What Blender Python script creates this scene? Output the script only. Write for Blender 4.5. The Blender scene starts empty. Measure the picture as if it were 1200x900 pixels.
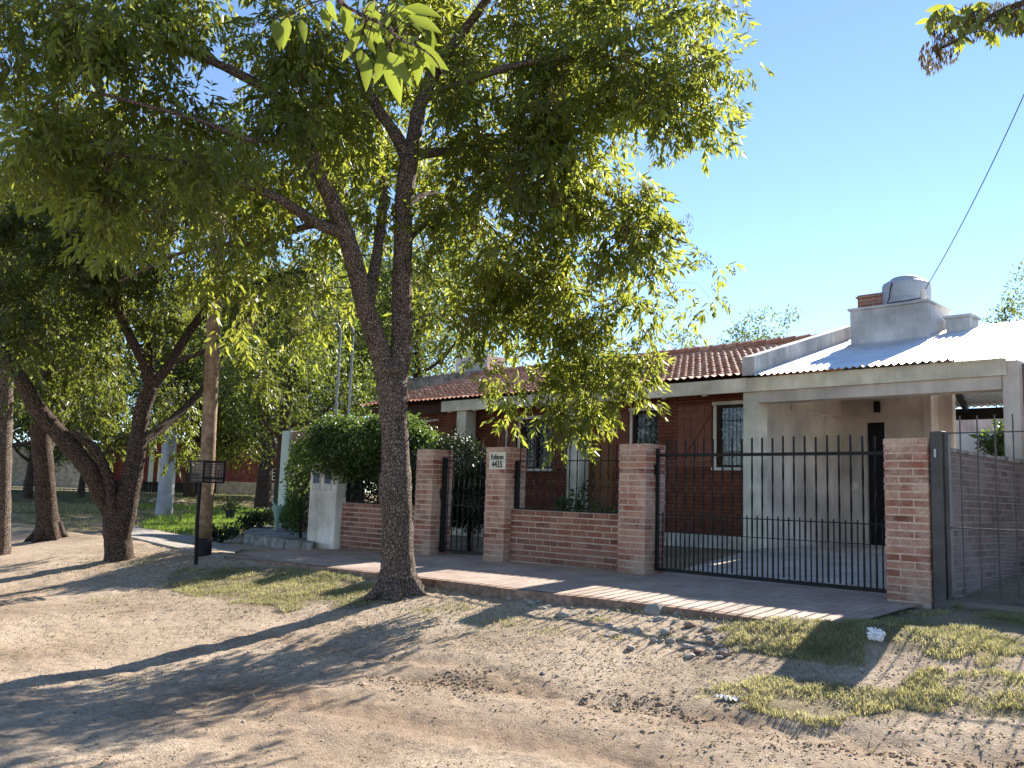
import bpy, math, random
import numpy as np
from mathutils import Vector, Matrix
random.seed(7)
rng = np.random.default_rng(11)
C = bpy.context.scene
COL = C.collection

# ------------------------------------------------------------------ camera
F = 1050.0                                     # focal length in units of a 1200 wide frame
CAM = np.array([3.207, -8.80, 0.862])
def _axes():
    sl, yc, xl = .033, 582.0, -462.0
    n = np.array([sl, -1, (yc - 450) / F]); up = n / np.linalg.norm(n)
    d = np.array([xl - 600, (yc - 450) + sl * (xl - 600), F]); X = -d / np.linalg.norm(d)
    Y = np.cross(up, X); Y /= np.linalg.norm(Y)
    if Y[2] < 0: Y = -Y
    return np.array([X, Y, up])
R = _axes()
cam = bpy.data.cameras.new("camera"); camo = bpy.data.objects.new("camera", cam); COL.objects.link(camo)
cam.sensor_width = 36.0; cam.lens = 36.0 * F / 1200.0; cam.clip_start = .05; cam.clip_end = 3000
r_, u_, b_ = R[:, 0], -R[:, 1], -R[:, 2]
camo.matrix_world = Matrix(((r_[0], u_[0], b_[0], CAM[0]), (r_[1], u_[1], b_[1], CAM[1]), (r_[2], u_[2], b_[2], CAM[2]), (0, 0, 0, 1)))
C.camera = camo

# ------------------------------------------------------------------ light
SUN_EL, SUN_AZ = math.radians(32), math.radians(-7)     # azimuth from +Y towards +X
w = bpy.data.worlds.new("World"); C.world = w; w.use_nodes = True
nt = w.node_tree; bg = nt.nodes["Background"]
sky = nt.nodes.new("ShaderNodeTexSky"); sky.sky_type = 'NISHITA'; sky.sun_disc = False
sky.sun_elevation = SUN_EL; sky.sun_rotation = SUN_AZ; sky.air_density = .7; sky.dust_density = 0; sky.ozone_density = 2.2
nt.links.new(sky.outputs[0], bg.inputs[0]); bg.inputs[1].default_value = .08
sl_ = bpy.data.lights.new("sun", 'SUN'); sl_.energy = 4.2; sl_.angle = math.radians(.5); sl_.color = (1, .93, .82)
so = bpy.data.objects.new("sun", sl_); COL.objects.link(so)
SD = Vector((math.sin(SUN_AZ) * math.cos(SUN_EL), math.cos(SUN_AZ) * math.cos(SUN_EL), math.sin(SUN_EL)))
so.rotation_euler = (-SD).to_track_quat('-Z', 'Y').to_euler(); so.location = (-5, 40, 30)
vs = C.view_settings; vs.view_transform = 'Standard'; vs.look = 'None'; vs.exposure = 1.78; vs.gamma = 1; vs.use_curve_mapping = False

# ------------------------------------------------------------------ geometry from the photo's perspective
def ray(x, y): return R @ np.array([x - 600, y - 450, F], float)
def atY(x, y, Y): r = ray(x, y); return CAM + r * ((Y - CAM[1]) / r[1])
def atX(x, y, X): r = ray(x, y); return CAM + r * ((X - CAM[0]) / r[0])
def atD(x, y, D): return CAM + ray(x, y) * (D / F)          # at a depth along the view
def depth(p): return float((R.T @ (np.array(p) - CAM))[2])
PY = np.array([-400, -17, -15, -9.0, -7.0, -5.6, -4.6, -3.5, -2.6, -1.7, -.2, .5, 400])
PZ = np.array([-.1, -.15, -.45, -.66, -.67, -.65, -.57, -.42, -.28, -.145, -.06, -.04, -.04])
def sst(a, b, t): t = np.clip((t - a) / (b - a), 0, 1); return t * t * (3 - 2 * t)
def walk_z(x):                                # the pavement sinks towards the left
    return np.interp(x, [-16, -10.5, -7.6, -4], [-.2, -.13, -.05, 0])
def hbase(x, y):
    x = np.asarray(x, float); y = np.asarray(y, float)
    z = np.interp(y, PY, PZ)
    left = sst(-12, -30, x) * sst(-3.2, 2, y)
    z = z + .12 * left
    z = z + np.where(y > -2, walk_z(x) * sst(-2, -1, y) * (1 - sst(-18, -26, x)), 0)
    z = z + .42 * sst(-31, -33.5, x) * sst(-6, 0, y)
    z = z + .10 * np.exp(-((x - .1) / .9) ** 2) * np.exp(-((y + 1.75) / .45) ** 2)          # turf grown up over the pavement's end
    z = z + .19 * sst(.5, 3.3, y) * sst(-18, -14.5, x)                    # the plot rises to the house
    return z
def G(px, py):
    """ground point seen at a pixel"""
    r = ray(px, py); r = r / np.linalg.norm(r); t = 2.0; p = CAM
    while t < 600:
        p = CAM + r * t
        if p[2] <= hbase(p[0], p[1]): break
        t += .01 + t * .001
    return np.array([p[0], p[1], float(hbase(p[0], p[1]))])

# ------------------------------------------------------------------ materials
def N(t, kind, **kw):
    n = t.nodes.new("ShaderNode" + kind)
    for k, v in kw.items(): setattr(n, k, v)
    return n
def newmat(name):
    m = bpy.data.materials.new(name); m.use_nodes = True
    t = m.node_tree; return m, t, t.nodes["Principled BSDF"], t.links
def ramp(t, stops):
    r = N(t, "ValToRGB"); e = r.color_ramp.elements
    while len(e) < len(stops): e.new(.5)
    for i, (p, c) in enumerate(stops):
        e[i].position = p; e[i].color = (*c, 1) if len(c) == 3 else c
    return r
def noise(t, l, scale, detail=4, rough=.55, vec=None):
    n = N(t, "TexNoise"); n.inputs["Scale"].default_value = scale; n.inputs["Detail"].default_value = detail; n.inputs["Roughness"].default_value = rough
    if vec is None:
        tc = N(t, "TexCoord"); vec = tc.outputs["Object"]
    l.new(vec, n.inputs["Vector"]); return n
def bump(t, l, h, strength, dist, bsdf):
    b = N(t, "Bump"); b.inputs["Strength"].default_value = strength; b.inputs["Distance"].default_value = dist
    l.new(h, b.inputs["Height"]); l.new(b.outputs[0], bsdf.inputs["Normal"]); return b
def mixc(t, l, fac, a, b, mode='MIX'):
    m = N(t, "Mix", data_type='RGBA', blend_type=mode)
    for s, v in ((0, fac), (6, a), (7, b)):
        if hasattr(v, 'is_output'): l.new(v, m.inputs[s])
        elif s == 0: m.inputs[0].default_value = v
        else: m.inputs[s].default_value = (*v, 1)
    return m.outputs[2]
def mottled(name, c1, c2, scale=3, rough=.8, b=.2, bs=40, metal=0, spec=.3, fine=None, streak=0):
    m, t, p, l = newmat(name)
    n = noise(t, l, scale, 6); r = ramp(t, [(.35, c1), (.65, c2)]); l.new(n.outputs[0], r.inputs[0])
    col = r.outputs[0]
    if fine:
        n3 = noise(t, l, fine, 3); r3 = ramp(t, [(.3, (.6, .6, .6)), (.7, (1.25, 1.25, 1.25))]); l.new(n3.outputs[0], r3.inputs[0])
        col = mixc(t, l, 1.0, col, r3.outputs[0], 'MULTIPLY')
    if streak:                                   # rain runs down rendered walls
        tc = N(t, "TexCoord"); mp = N(t, "Mapping"); mp.inputs["Scale"].default_value = (7, 7, .55); l.new(tc.outputs["Object"], mp.inputs[0])
        n4 = noise(t, l, 1, 6, .62, vec=mp.outputs[0]); r4 = ramp(t, [(.3, (1 - streak,) * 3), (.55, (1, 1, 1))]); l.new(n4.outputs[0], r4.inputs[0])
        col = mixc(t, l, 1.0, col, r4.outputs[0], 'MULTIPLY')
    l.new(col, p.inputs["Base Color"])
    p.inputs["Roughness"].default_value = rough; p.inputs["Metallic"].default_value = metal; p.inputs["Specular IOR Level"].default_value = spec
    if b:
        n2 = noise(t, l, bs, 5); bump(t, l, n2.outputs[0], b, .02, p)
    return m
def leafmat(name, dark, light, trans, tfac=.45, rough=.45):
    m, t, p, l = newmat(name)
    at = N(t, "Attribute", attribute_name="tint"); sep = N(t, "SeparateColor"); l.new(at.outputs["Color"], sep.inputs[0])
    r = ramp(t, [(0, dark), (1, light)]); l.new(sep.outputs[0], r.inputs[0])
    l.new(r.outputs[0], p.inputs["Base Color"]); p.inputs["Roughness"].default_value = rough; p.inputs["Specular IOR Level"].default_value = .4
    tr = N(t, "BsdfTranslucent"); k = mixc(t, l, sep.outputs[0], tuple(.65 * c for c in trans), trans); l.new(k, tr.inputs[0])
    mx = N(t, "MixShader"); mx.inputs[0].default_value = tfac
    l.new(p.outputs[0], mx.inputs[1]); l.new(tr.outputs[0], mx.inputs[2]); l.new(mx.outputs[0], t.nodes["Material Output"].inputs[0])
    return m
def barkmat(name, c1, c2, sc=1.0):
    m, t, p, l = newmat(name)
    tc = N(t, "TexCoord"); mp = N(t, "Mapping"); mp.inputs["Scale"].default_value = (62 * sc, 62 * sc, 24 * sc); l.new(tc.outputs["Object"], mp.inputs[0])
    v = N(t, "TexVoronoi", feature='DISTANCE_TO_EDGE'); v.inputs["Scale"].default_value = 1
    nz = noise(t, l, 1.2, 4, vec=mp.outputs[0]); 
    mv = N(t, "VectorMath", operation='ADD'); l.new(mp.outputs[0], mv.inputs[0]); l.new(nz.outputs[1], mv.inputs[1]); l.new(mv.outputs[0], v.inputs["Vector"])
    r = ramp(t, [(.04, c1), (.42, c2)]); l.new(v.outputs[0], r.inputs[0])
    n2 = noise(t, l, 9, 7, .7); r2 = ramp(t, [(.3, (.6, .6, .6)), (.7, (1.2, 1.15, 1.1))]); l.new(n2.outputs[0], r2.inputs[0])
    l.new(mixc(t, l, 1.0, r.outputs[0], r2.outputs[0], 'MULTIPLY'), p.inputs["Base Color"])
    p.inputs["Roughness"].default_value = .9; p.inputs["Specular IOR Level"].default_value = .15
    bump(t, l, v.outputs[0], 1.0, .02, p)
    return m
def brickattr(name, lo, mid, hi, mortar, smear):
    """colour for modelled bricks: tint.r is the brick's own tone, tint.g marks mortar"""
    m, t, p, l = newmat(name)
    at = N(t, "Attribute", attribute_name="tint"); sep = N(t, "SeparateColor"); l.new(at.outputs["Color"], sep.inputs[0])
    r = ramp(t, [(0, lo), (.5, mid), (1, hi)]); l.new(sep.outputs[0], r.inputs[0])
    n = noise(t, l, 3.2, 6, .65); rs = ramp(t, [(.42, (0, 0, 0)), (.66, (smear,) * 3)]); l.new(n.outputs[0], rs.inputs[0])
    c = mixc(t, l, rs.outputs[0], r.outputs[0], mortar)
    c = mixc(t, l, sep.outputs[1], c, mortar)
    n2 = noise(t, l, 60, 5); r2 = ramp(t, [(.25, (.62, .6, .58)), (.7, (1.12, 1.12, 1.12))]); l.new(n2.outputs[0], r2.inputs[0])
    c = mixc(t, l, 1.0, c, r2.outputs[0], 'MULTIPLY')
    # soil splashed on the lowest courses
    tc = N(t, "TexCoord"); sx = N(t, "SeparateXYZ"); l.new(tc.outputs["Object"], sx.inputs[0])
    n4 = noise(t, l, 5, 3); ad = N(t, "MapRange"); ad.inputs[1].default_value = .0; ad.inputs[2].default_value = .42; ad.inputs[3].default_value = .6; ad.inputs[4].default_value = 0
    l.new(sx.outputs[2], ad.inputs[0]); mu = N(t, "Math", operation='MULTIPLY'); l.new(ad.outputs[0], mu.inputs[0]); l.new(n4.outputs[0], mu.inputs[1])
    c = mixc(t, l, mu.outputs[0], c, (.13, .075, .05))
    l.new(c, p.inputs["Base Color"]); p.inputs["Roughness"].default_value = .88; p.inputs["Specular IOR Level"].default_value = .2
    n3 = noise(t, l, 90, 4); bump(t, l, n3.outputs[0], .5, .008, p)
    return m
def bricktex(name, c1, c2, mortar, w_=.26, h_=.075, ms=.012, contrast=1, b=.4, rough=.8, smear=None):
    m, t, p, l = newmat(name)
    uv = N(t, "TexCoord"); bt = N(t, "TexBrick"); l.new(uv.outputs["UV"], bt.inputs["Vector"])
    bt.inputs["Color1"].default_value = (*c1, 1); bt.inputs["Color2"].default_value = (*c2, 1); bt.inputs["Mortar"].default_value = (*mortar, 1)
    bt.inputs["Scale"].default_value = 1; bt.inputs["Brick Width"].default_value = w_; bt.inputs["Row Height"].default_value = h_; bt.inputs["Mortar Size"].default_value = ms; bt.inputs["Mortar Smooth"].default_value = .3
    n = noise(t, l, 2.2, 6); r = ramp(t, [(.3, (.7, .7, .7)), (.7, (1.2, 1.2, 1.2))]); l.new(n.outputs[0], r.inputs[0])
    c = mixc(t, l, 1.0, bt.outputs[0], r.outputs[0], 'MULTIPLY')
    if smear:
        n5 = noise(t, l, 1.6, 6, .7); r5 = ramp(t, [(.45, (0, 0, 0)), (.6, (.75,) * 3)]); l.new(n5.outputs[0], r5.inputs[0]); c = mixc(t, l, r5.outputs[0], c, smear)
    l.new(c, p.inputs["Base Color"]); p.inputs["Roughness"].default_value = rough; p.inputs["Specular IOR Level"].default_value = .25
    iv = N(t, "Math", operation='SUBTRACT'); iv.inputs[0].default_value = 1; l.new(bt.outputs["Fac"], iv.inputs[1])
    n3 = noise(t, l, 70, 4); ad = N(t, "Math", operation='MULTIPLY_ADD'); l.new(n3.outputs[0], ad.inputs[0]); ad.inputs[1].default_value = .35; l.new(iv.outputs[0], ad.inputs[2])
    bump(t, l, ad.outputs[0], b, .01, p)
    return m

M = {}
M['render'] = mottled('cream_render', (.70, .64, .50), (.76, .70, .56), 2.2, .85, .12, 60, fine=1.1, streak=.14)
M['white'] = mottled('white_paint', (.72, .665, .565), (.79, .735, .635), 2, .75, .1, 50, fine=1.6, streak=.18)
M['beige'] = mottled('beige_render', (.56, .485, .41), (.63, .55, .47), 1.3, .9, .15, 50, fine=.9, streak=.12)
M['rooftop'] = mottled('grey_rendered_parapet', (.60, .58, .55), (.70, .68, .645), 2.5, .85, .15, 40, fine=1.3, streak=.2)
M['oldcement'] = mottled('weathered_cement', (.16, .15, .13), (.36, .34, .31), 4, .95, .4, 30, fine=9)
M['iron'] = mottled('black_iron', (.006, .006, .006), (.014, .012, .011), 12, .5, .1, 60, spec=.22)
M['greyiron'] = mottled('grey_iron', (.035, .03, .028), (.075, .065, .058), 6, .5, .1, 60, spec=.5)
M['steel'] = mottled('galvanised_pipe', (.30, .31, .31), (.42, .43, .43), 8, .45, .05, 60, metal=.6)
M['door'] = mottled('brown_wood', (.22, .095, .04), (.30, .14, .062), 9, .55, .2, 40, spec=.4)
M['redwood'] = mottled('red_stained_boards', (.16, .05, .026), (.22, .075, .04), 7, .6, .2, 40, spec=.35)
M['darkwood'] = mottled('dark_timber', (.035, .02, .014), (.06, .034, .022), 7, .7, .2, 40)
M['housebrick'] = bricktex('red_painted_brick', (.165, .052, .027), (.22, .075, .04), (.10, .036, .022), b=.55)
M['tankblue'] = mottled('grey_plastic_tank', (.42, .45, .48), (.49, .52, .55), 2, .45, 0, spec=.5)
M['chimneybrick'] = bricktex('chimney_brick', (.30, .13, .08), (.38, .17, .11), (.36, .29, .23))
M['oldbrick'] = bricktex('pale_mortared_brick', (.11, .07, .058), (.19, .13, .11), (.24, .20, .185), b=.9, smear=(.21, .175, .16))
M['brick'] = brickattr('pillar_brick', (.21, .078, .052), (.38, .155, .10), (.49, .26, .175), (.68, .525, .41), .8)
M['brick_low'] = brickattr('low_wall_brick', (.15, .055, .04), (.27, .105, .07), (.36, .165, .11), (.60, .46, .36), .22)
M['concrete'] = mottled('concrete', (.28, .25, .22), (.40, .36, .32), 3, .9, .25, 40, fine=12)
M['kerb'] = mottled('reddish_kerb', (.20, .12, .085), (.32, .21, .15), 6, .9, .4, 30, fine=18)
M['polegrey'] = mottled('pale_grey_concrete', (.36, .38, .40), (.42, .44, .46), .8, .9, .2, 40, fine=2)
M['stone'] = mottled('stone', (.30, .255, .21), (.50, .44, .375), 9, .9, .5, 40, fine=30)
M['rubblebrick'] = mottled('broken_brick', (.30, .16, .11), (.44, .30, .23), 12, .9, .5, 40, fine=30)
M['paint_green'] = mottled('pale_green_paint', (.50, .60, .50), (.58, .67, .57), 3, .8, .1, 40)
M['ornament'] = mottled('faded_green_paint', (.24, .34, .26), (.32, .43, .34), 6, .85, .2, 40)
M['maroon'] = mottled('maroon_render', (.13, .036, .03), (.18, .052, .042), 1.3, .85, .15, 30, fine=3)
M['greyrender'] = mottled('grey_render', (.26, .24, .215), (.34, .31, .28), 1.1, .9, .15, 30, fine=4)
M['salmon'] = mottled('salmon_render', (.40, .24, .19), (.48, .30, .24), 2, .9, .2, 30)
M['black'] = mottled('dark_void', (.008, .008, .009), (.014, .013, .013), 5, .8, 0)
M['clod'] = mottled('crumbled_earth', (.17, .115, .075), (.30, .215, .15), 8, .95, .5, 40)
M['plastic_white'] = mottled('white_plastic_film', (.75, .75, .76), (.85, .85, .86), 5, .45, .2, 20)
M['pot'] = mottled('dark_plastic_pot', (.015, .015, .016), (.03, .03, .03), 5, .5, 0)
M['bluepot'] = mottled('blue_grey_pot', (.05, .07, .11), (.08, .10, .15), 5, .5, 0)
M['signwhite'] = mottled('cream_enamel', (.66, .63, .50), (.72, .69, .56), 9, .5, 0)
M['ink'] = mottled('black_lettering', (.006, .006, .006), (.01, .01, .01), 5, .5, 0)
M['mint'] = mottled('mint_green_wall', (.60, .76, .68), (.66, .80, .73), 1, .8, .1, 30)
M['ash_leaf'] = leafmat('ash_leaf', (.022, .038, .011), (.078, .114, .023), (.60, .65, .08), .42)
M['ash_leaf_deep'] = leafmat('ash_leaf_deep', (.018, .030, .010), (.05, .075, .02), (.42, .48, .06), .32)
M['leaf_far'] = leafmat('far_leaf', (.024, .046, .014), (.07, .105, .03), (.34, .42, .06), .36)
M['leaf_near'] = leafmat('young_ash_leaf', (.06, .10, .02), (.11, .155, .03), (.30, .36, .045), .5, .35)
M['vine_leaf'] = leafmat('vine_leaf', (.024, .05, .016), (.075, .12, .035), (.24, .36, .06), .36, .38)
M['hedge_leaf'] = leafmat('hedge_leaf', (.015, .03, .010), (.034, .056, .018), (.05, .08, .02), .25)
M['seed'] = leafmat('ash_seed', (.085, .052, .024), (.17, .13, .045), (.26, .19, .05), .3, .6)
M['grass'] = leafmat('grass_blade', (.15, .17, .065), (.46, .40, .24), (.54, .50, .21), .45, .6)
M['lawn'] = leafmat('lawn_blade', (.09, .16, .025), (.17, .25, .045), (.42, .58, .08), .5, .6)
M['drygrass'] = leafmat('dry_blade', (.16, .12, .055), (.30, .24, .12), (.24, .2, .09), .35, .7)
M['bark'] = barkmat('furrowed_bark', (.042, .03, .023), (.46, .37, .31))
M['bark_dark'] = barkmat('dark_bark', (.032, .022, .017), (.25, .18, .14), .8)
M['wood_pole'] = mottled('weathered_pole', (.20, .125, .072), (.33, .225, .14), 5, .85, .4, 30, fine=16)
M['tar'] = mottled('tarred_foot', (.012, .010, .010), (.025, .022, .02), 5, .8, .2)

def glassmat():
    m, t, p, l = newmat('dark_window_glass')
    v = N(t, "TexVoronoi"); tc = N(t, "TexCoord"); l.new(tc.outputs["Object"], v.inputs["Vector"]); v.inputs["Scale"].default_value = 20
    n = noise(t, l, 38, 5, .7); mu = N(t, "Math", operation='MULTIPLY'); l.new(v.outputs[0], mu.inputs[0]); l.new(n.outputs[0], mu.inputs[1])
    r = ramp(t, [(.26, (.012, .013, .014)), (.34, (.16, .17, .155)), (.46, (.34, .36, .32))]); l.new(mu.outputs[0], r.inputs[0])
    l.new(r.outputs[0], p.inputs["Base Color"]); p.inputs["Roughness"].default_value = .12; p.inputs["Specular IOR Level"].default_value = .6
    return m
M['glass'] = glassmat()          # pale speckle mixed into the colour of the dark glossy pane
def tilemat():
    m, t, p, l = newmat('clay_tile')
    uv = N(t, "TexCoord"); sx = N(t, "SeparateXYZ"); l.new(uv.outputs["UV"], sx.inputs[0])
    fl = []
    for i in (0, 1):
        f = N(t, "Math", operation='FLOOR'); l.new(sx.outputs[i], f.inputs[0]); fl.append(f)
    cb = N(t, "CombineXYZ"); l.new(fl[0].outputs[0], cb.inputs[0]); l.new(fl[1].outputs[0], cb.inputs[1])
    wn = N(t, "TexWhiteNoise"); l.new(cb.outputs[0], wn.inputs[0])
    r = ramp(t, [(0, (.48, .19, .10)), (.5, (.62, .285, .165)), (1, (.70, .42, .28))]); l.new(wn.outputs[0], r.inputs[0])
    n = noise(t, l, 9, 6); r2 = ramp(t, [(.35, (.72, .69, .66)), (.65, (1.08, 1.08, 1.08))]); l.new(n.outputs[0], r2.inputs[0])
    l.new(mixc(t, l, 1.0, r.outputs[0], r2.outputs[0], 'MULTIPLY'), p.inputs["Base Color"])
    p.inputs["Roughness"].default_value = .6; p.inputs["Specular IOR Level"].default_value = .22
    n3 = noise(t, l, 60, 4); bump(t, l, n3.outputs[0], .3, .01, p)
    return m
M['tile'] = tilemat()
def zincmat():
    m, t, p, l = newmat('galvanised_sheet')
    n = noise(t, l, 1.2, 5); r = ramp(t, [(.35, (.62, .63, .64)), (.65, (.78, .78, .78))]); l.new(n.outputs[0], r.inputs[0])
    l.new(r.outputs[0], p.inputs["Base Color"]); p.inputs["Metallic"].default_value = .75
    n2 = noise(t, l, 14, 4); r2 = ramp(t, [(.3, (.36,) * 3), (.7, (.52,) * 3)]); l.new(n2.outputs[0], r2.inputs[0]); l.new(r2.outputs[0], p.inputs["Roughness"])
    return m
M['zinc'] = zincmat()
def pavemat(name, c1, c2, mort, wv, hv, off=0):
    m, t, p, l = newmat(name)
    tc = N(t, "TexCoord"); bt = N(t, "TexBrick"); l.new(tc.outputs["UV"], bt.inputs["Vector"]); bt.offset = off
    for k, c in (("Color1", c1), ("Color2", c2), ("Mortar", mort)): bt.inputs[k].default_value = (*c, 1)
    bt.inputs["Scale"].default_value = 1; bt.inputs["Brick Width"].default_value = wv; bt.inputs["Row Height"].default_value = hv; bt.inputs["Mortar Size"].default_value = .006
    n = noise(t, l, 1.7, 6, .65); r = ramp(t, [(.3, (.66, .62, .58)), (.7, (1.2, 1.18, 1.15))]); l.new(n.outputs[0], r.inputs[0])
    n2 = noise(t, l, 55, 4); r2 = ramp(t, [(.3, (.75, .74, .73)), (.7, (1.12, 1.12, 1.12))]); l.new(n2.outputs[0], r2.inputs[0])
    c = mixc(t, l, 1.0, mixc(t, l, 1.0, bt.outputs[0], r.outputs[0], 'MULTIPLY'), r2.outputs[0], 'MULTIPLY')
    n6 = noise(t, l, 2.6, 7, .68); r6 = ramp(t, [(.5, (0, 0, 0)), (.68, (.6, .6, .6))]); l.new(n6.outputs[0], r6.inputs[0]); c = mixc(t, l, r6.outputs[0], c, (.36, .275, .2))
    l.new(c, p.inputs["Base Color"]); p.inputs["Roughness"].default_value = .85; p.inputs["Specular IOR Level"].default_value = .25
    bump(t, l, bt.outputs["Fac"], -.6, .006, p)
    return m
M['pave'] = pavemat('pavement_tiles', (.46, .355, .31), (.52, .41, .36), (.29, .22, .19), .10, .10)
M['drive'] = pavemat('driveway_tiles', (.54, .515, .48), (.60, .57, .53), (.40, .375, .35), .3, .3)
def groundmat():
    m, t, p, l = newmat('dry_dirt')
    at = N(t, "Attribute", attribute_name="tint"); sep = N(t, "SeparateColor"); l.new(at.outputs["Color"], sep.inputs[0])
    n = noise(t, l, .8, 8, .62); r = ramp(t, [(.3, (.34, .262, .19)), (.55, (.49, .385, .288)), (.75, (.58, .47, .36))]); l.new(n.outputs[0], r.inputs[0])
    n2 = noise(t, l, 24, 8, .7); r2 = ramp(t, [(.3, (.50, .47, .44)), (.55, (1, 1, 1)), (.75, (1.22, 1.22, 1.22))]); l.new(n2.outputs[0], r2.inputs[0])
    c = mixc(t, l, .9, r.outputs[0], r2.outputs[0], 'MULTIPLY')
    n5 = noise(t, l, 110, 5, .7); r5 = ramp(t, [(.33, (.42, .38, .34)), (.5, (1, 1, 1)), (.68, (1.3, 1.28, 1.25))]); l.new(n5.outputs[0], r5.inputs[0])
    c = mixc(t, l, .75, c, r5.outputs[0], 'MULTIPLY')
    g = ramp(t, [(.3, (.10, .085, .035)), (.7, (.15, .14, .05))]); l.new(n2.outputs[0], g.inputs[0])
    c = mixc(t, l, sep.outputs[0], c, g.outputs[0])
    g2 = ramp(t, [(.3, (.19, .13, .085)), (.7, (.33, .235, .165))]); l.new(n2.outputs[0], g2.inputs[0])
    c = mixc(t, l, sep.outputs[1], c, g2.outputs[0])
    l.new(c, p.inputs["Base Color"]); p.inputs["Roughness"].default_value = .95; p.inputs["Specular IOR Level"].default_value = .1
    n3 = noise(t, l, 60, 6, .7); bump(t, l, n3.outputs[0], .7, .03, p)
    return m
M['ground'] = groundmat()

# ------------------------------------------------------------------ mesh helpers
ORG = {}
class MB:
    def __init__(s): s.v = []; s.f = []; s.t = []          # t: tint per vertex
    def add(s, vs, fs, tint=(.5, 0, 0)):
        o = len(s.v); s.v += [tuple(map(float, q)) for q in vs]; s.f += [tuple(i + o for i in f) for f in fs]; s.t += [tint] * len(vs)
    def box(s, x0, x1, y0, y1, z0, z1, tint=(.5, 0, 0), j=0):
        q = [(x, y, z) for z in (z0, z1) for x, y in ((x0, y0), (x1, y0), (x1, y1), (x0, y1))]
        if j: q = [(a + random.uniform(-j, j), b + random.uniform(-j, j), c + random.uniform(-j, j)) for a, b, c in q]
        s.add(q, [(3, 2, 1, 0), (4, 5, 6, 7), (0, 1, 5, 4), (1, 2, 6, 5), (2, 3, 7, 6), (3, 0, 4, 7)], tint)
    def bar(s, p, q, w, h=None, up=(0, 0, 1)):
        """a rectangular bar between two points"""
        p, q = Vector(p), Vector(q); h = h or w; d = (q - p).normalized(); u = Vector(up)
        if abs(d.dot(u)) > .98: u = Vector((1, 0, 0))
        a = d.cross(u).normalized() * (w / 2); b = a.cross(d).normalized() * (h / 2)
        s.add([p - a - b, p + a - b, p + a + b, p - a + b, q - a - b, q + a - b, q + a + b, q - a + b],
              [(3, 2, 1, 0), (4, 5, 6, 7), (0, 1, 5, 4), (1, 2, 6, 5), (2, 3, 7, 6), (3, 0, 4, 7)])
    def tube(s, pts, rad, n=8, cap=True, wob=0, tint=(.5, 0, 0)):
        pts = [Vector(map(float, p)) for p in pts]; k = len(pts)
        if not hasattr(rad, '__len__'): rad = [rad] * k
        vs = []; ref = Vector((.3, .9, .1)).normalized()
        for i, p in enumerate(pts):
            d = (pts[min(i + 1, k - 1)] - pts[max(i - 1, 0)])
            d = d.normalized() if d.length > 1e-6 else Vector((0, 0, 1))
            a = d.cross(ref)
            if a.length < .1: a = d.cross(Vector((1, 0, .2)))
            a.normalize(); b = d.cross(a)
            for m in range(n):
                g = 2 * math.pi * m / n; rr = rad[i] * (1 + (random.uniform(-wob, wob) if wob else 0))
                vs.append(p + a * math.cos(g) * rr + b * math.sin(g) * rr)
        fs = [(i * n + m, i * n + (m + 1) % n, (i + 1) * n + (m + 1) % n, (i + 1) * n + m) for i in range(k - 1) for m in range(n)]
        if cap: fs += [tuple(range(n))[::-1], tuple((k - 1) * n + m for m in range(n))]
        s.add(vs, fs, tint)
    def lathe(s, c, prof, n=24):
        k = len(prof); vs = [(c[0] + r * math.cos(2 * math.pi * m / n), c[1] + r * math.sin(2 * math.pi * m / n), c[2] + z) for r, z in prof for m in range(n)]
        fs = [(i * n + m, i * n + (m + 1) % n, (i + 1) * n + (m + 1) % n, (i + 1) * n + m) for i in range(k - 1) for m in range(n)]
        fs += [tuple(range(n))[::-1], tuple((k - 1) * n + m for m in range(n))]
        s.add(vs, fs)
    def build(s, name, mat, parent=None, smooth=False, tint=False, bevel=0):
        org = ORG.get(parent.name, np.zeros(3)) if parent else np.zeros(3)
        me = bpy.data.meshes.new(name); v = np.array(s.v) - org
        me.from_pydata(v.tolist(), [], s.f); me.update()
        uv = me.uv_layers.new(name="UVMap"); W = np.array(s.v)
        co = []
        for p in me.polygons:
            n = p.normal; a = [abs(c) for c in n]; k = a.index(max(a))
            ij = ((1, 2), (0, 2), (0, 1))[k]
            for vi in p.vertices: co += [W[vi][ij[0]], W[vi][ij[1]]]
        uv.data.foreach_set("uv", co)
        if tint:
            at = me.color_attributes.new("tint", 'FLOAT_COLOR', 'POINT'); at.data.foreach_set("color", [c for t in s.t for c in (*t, 1)])
        if smooth: me.polygons.foreach_set("use_smooth", [True] * len(me.polygons))
        me.materials.append(mat)
        o = bpy.data.objects.new(name, me); COL.objects.link(o)
        if parent: o.parent = parent
        ORG[o.name] = org
        if bevel:
            b = o.modifiers.new("bevel", 'BEVEL'); b.width = bevel; b.segments = 2; b.limit_method = 'ANGLE'
        return o
def tag(o, label, cat, group=None, kind=None):
    if label: o['label'] = label
    if cat: o['category'] = cat
    if group: o['group'] = group
    if kind: o['kind'] = kind
    return o
def thing(name, label, cat, loc, group=None):
    o = bpy.data.objects.new(name, None); COL.objects.link(o); o.location = [float(c) for c in loc]; o.empty_display_size = .1
    ORG[o.name] = np.array([float(c) for c in loc]); return tag(o, label, cat, group)
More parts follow.
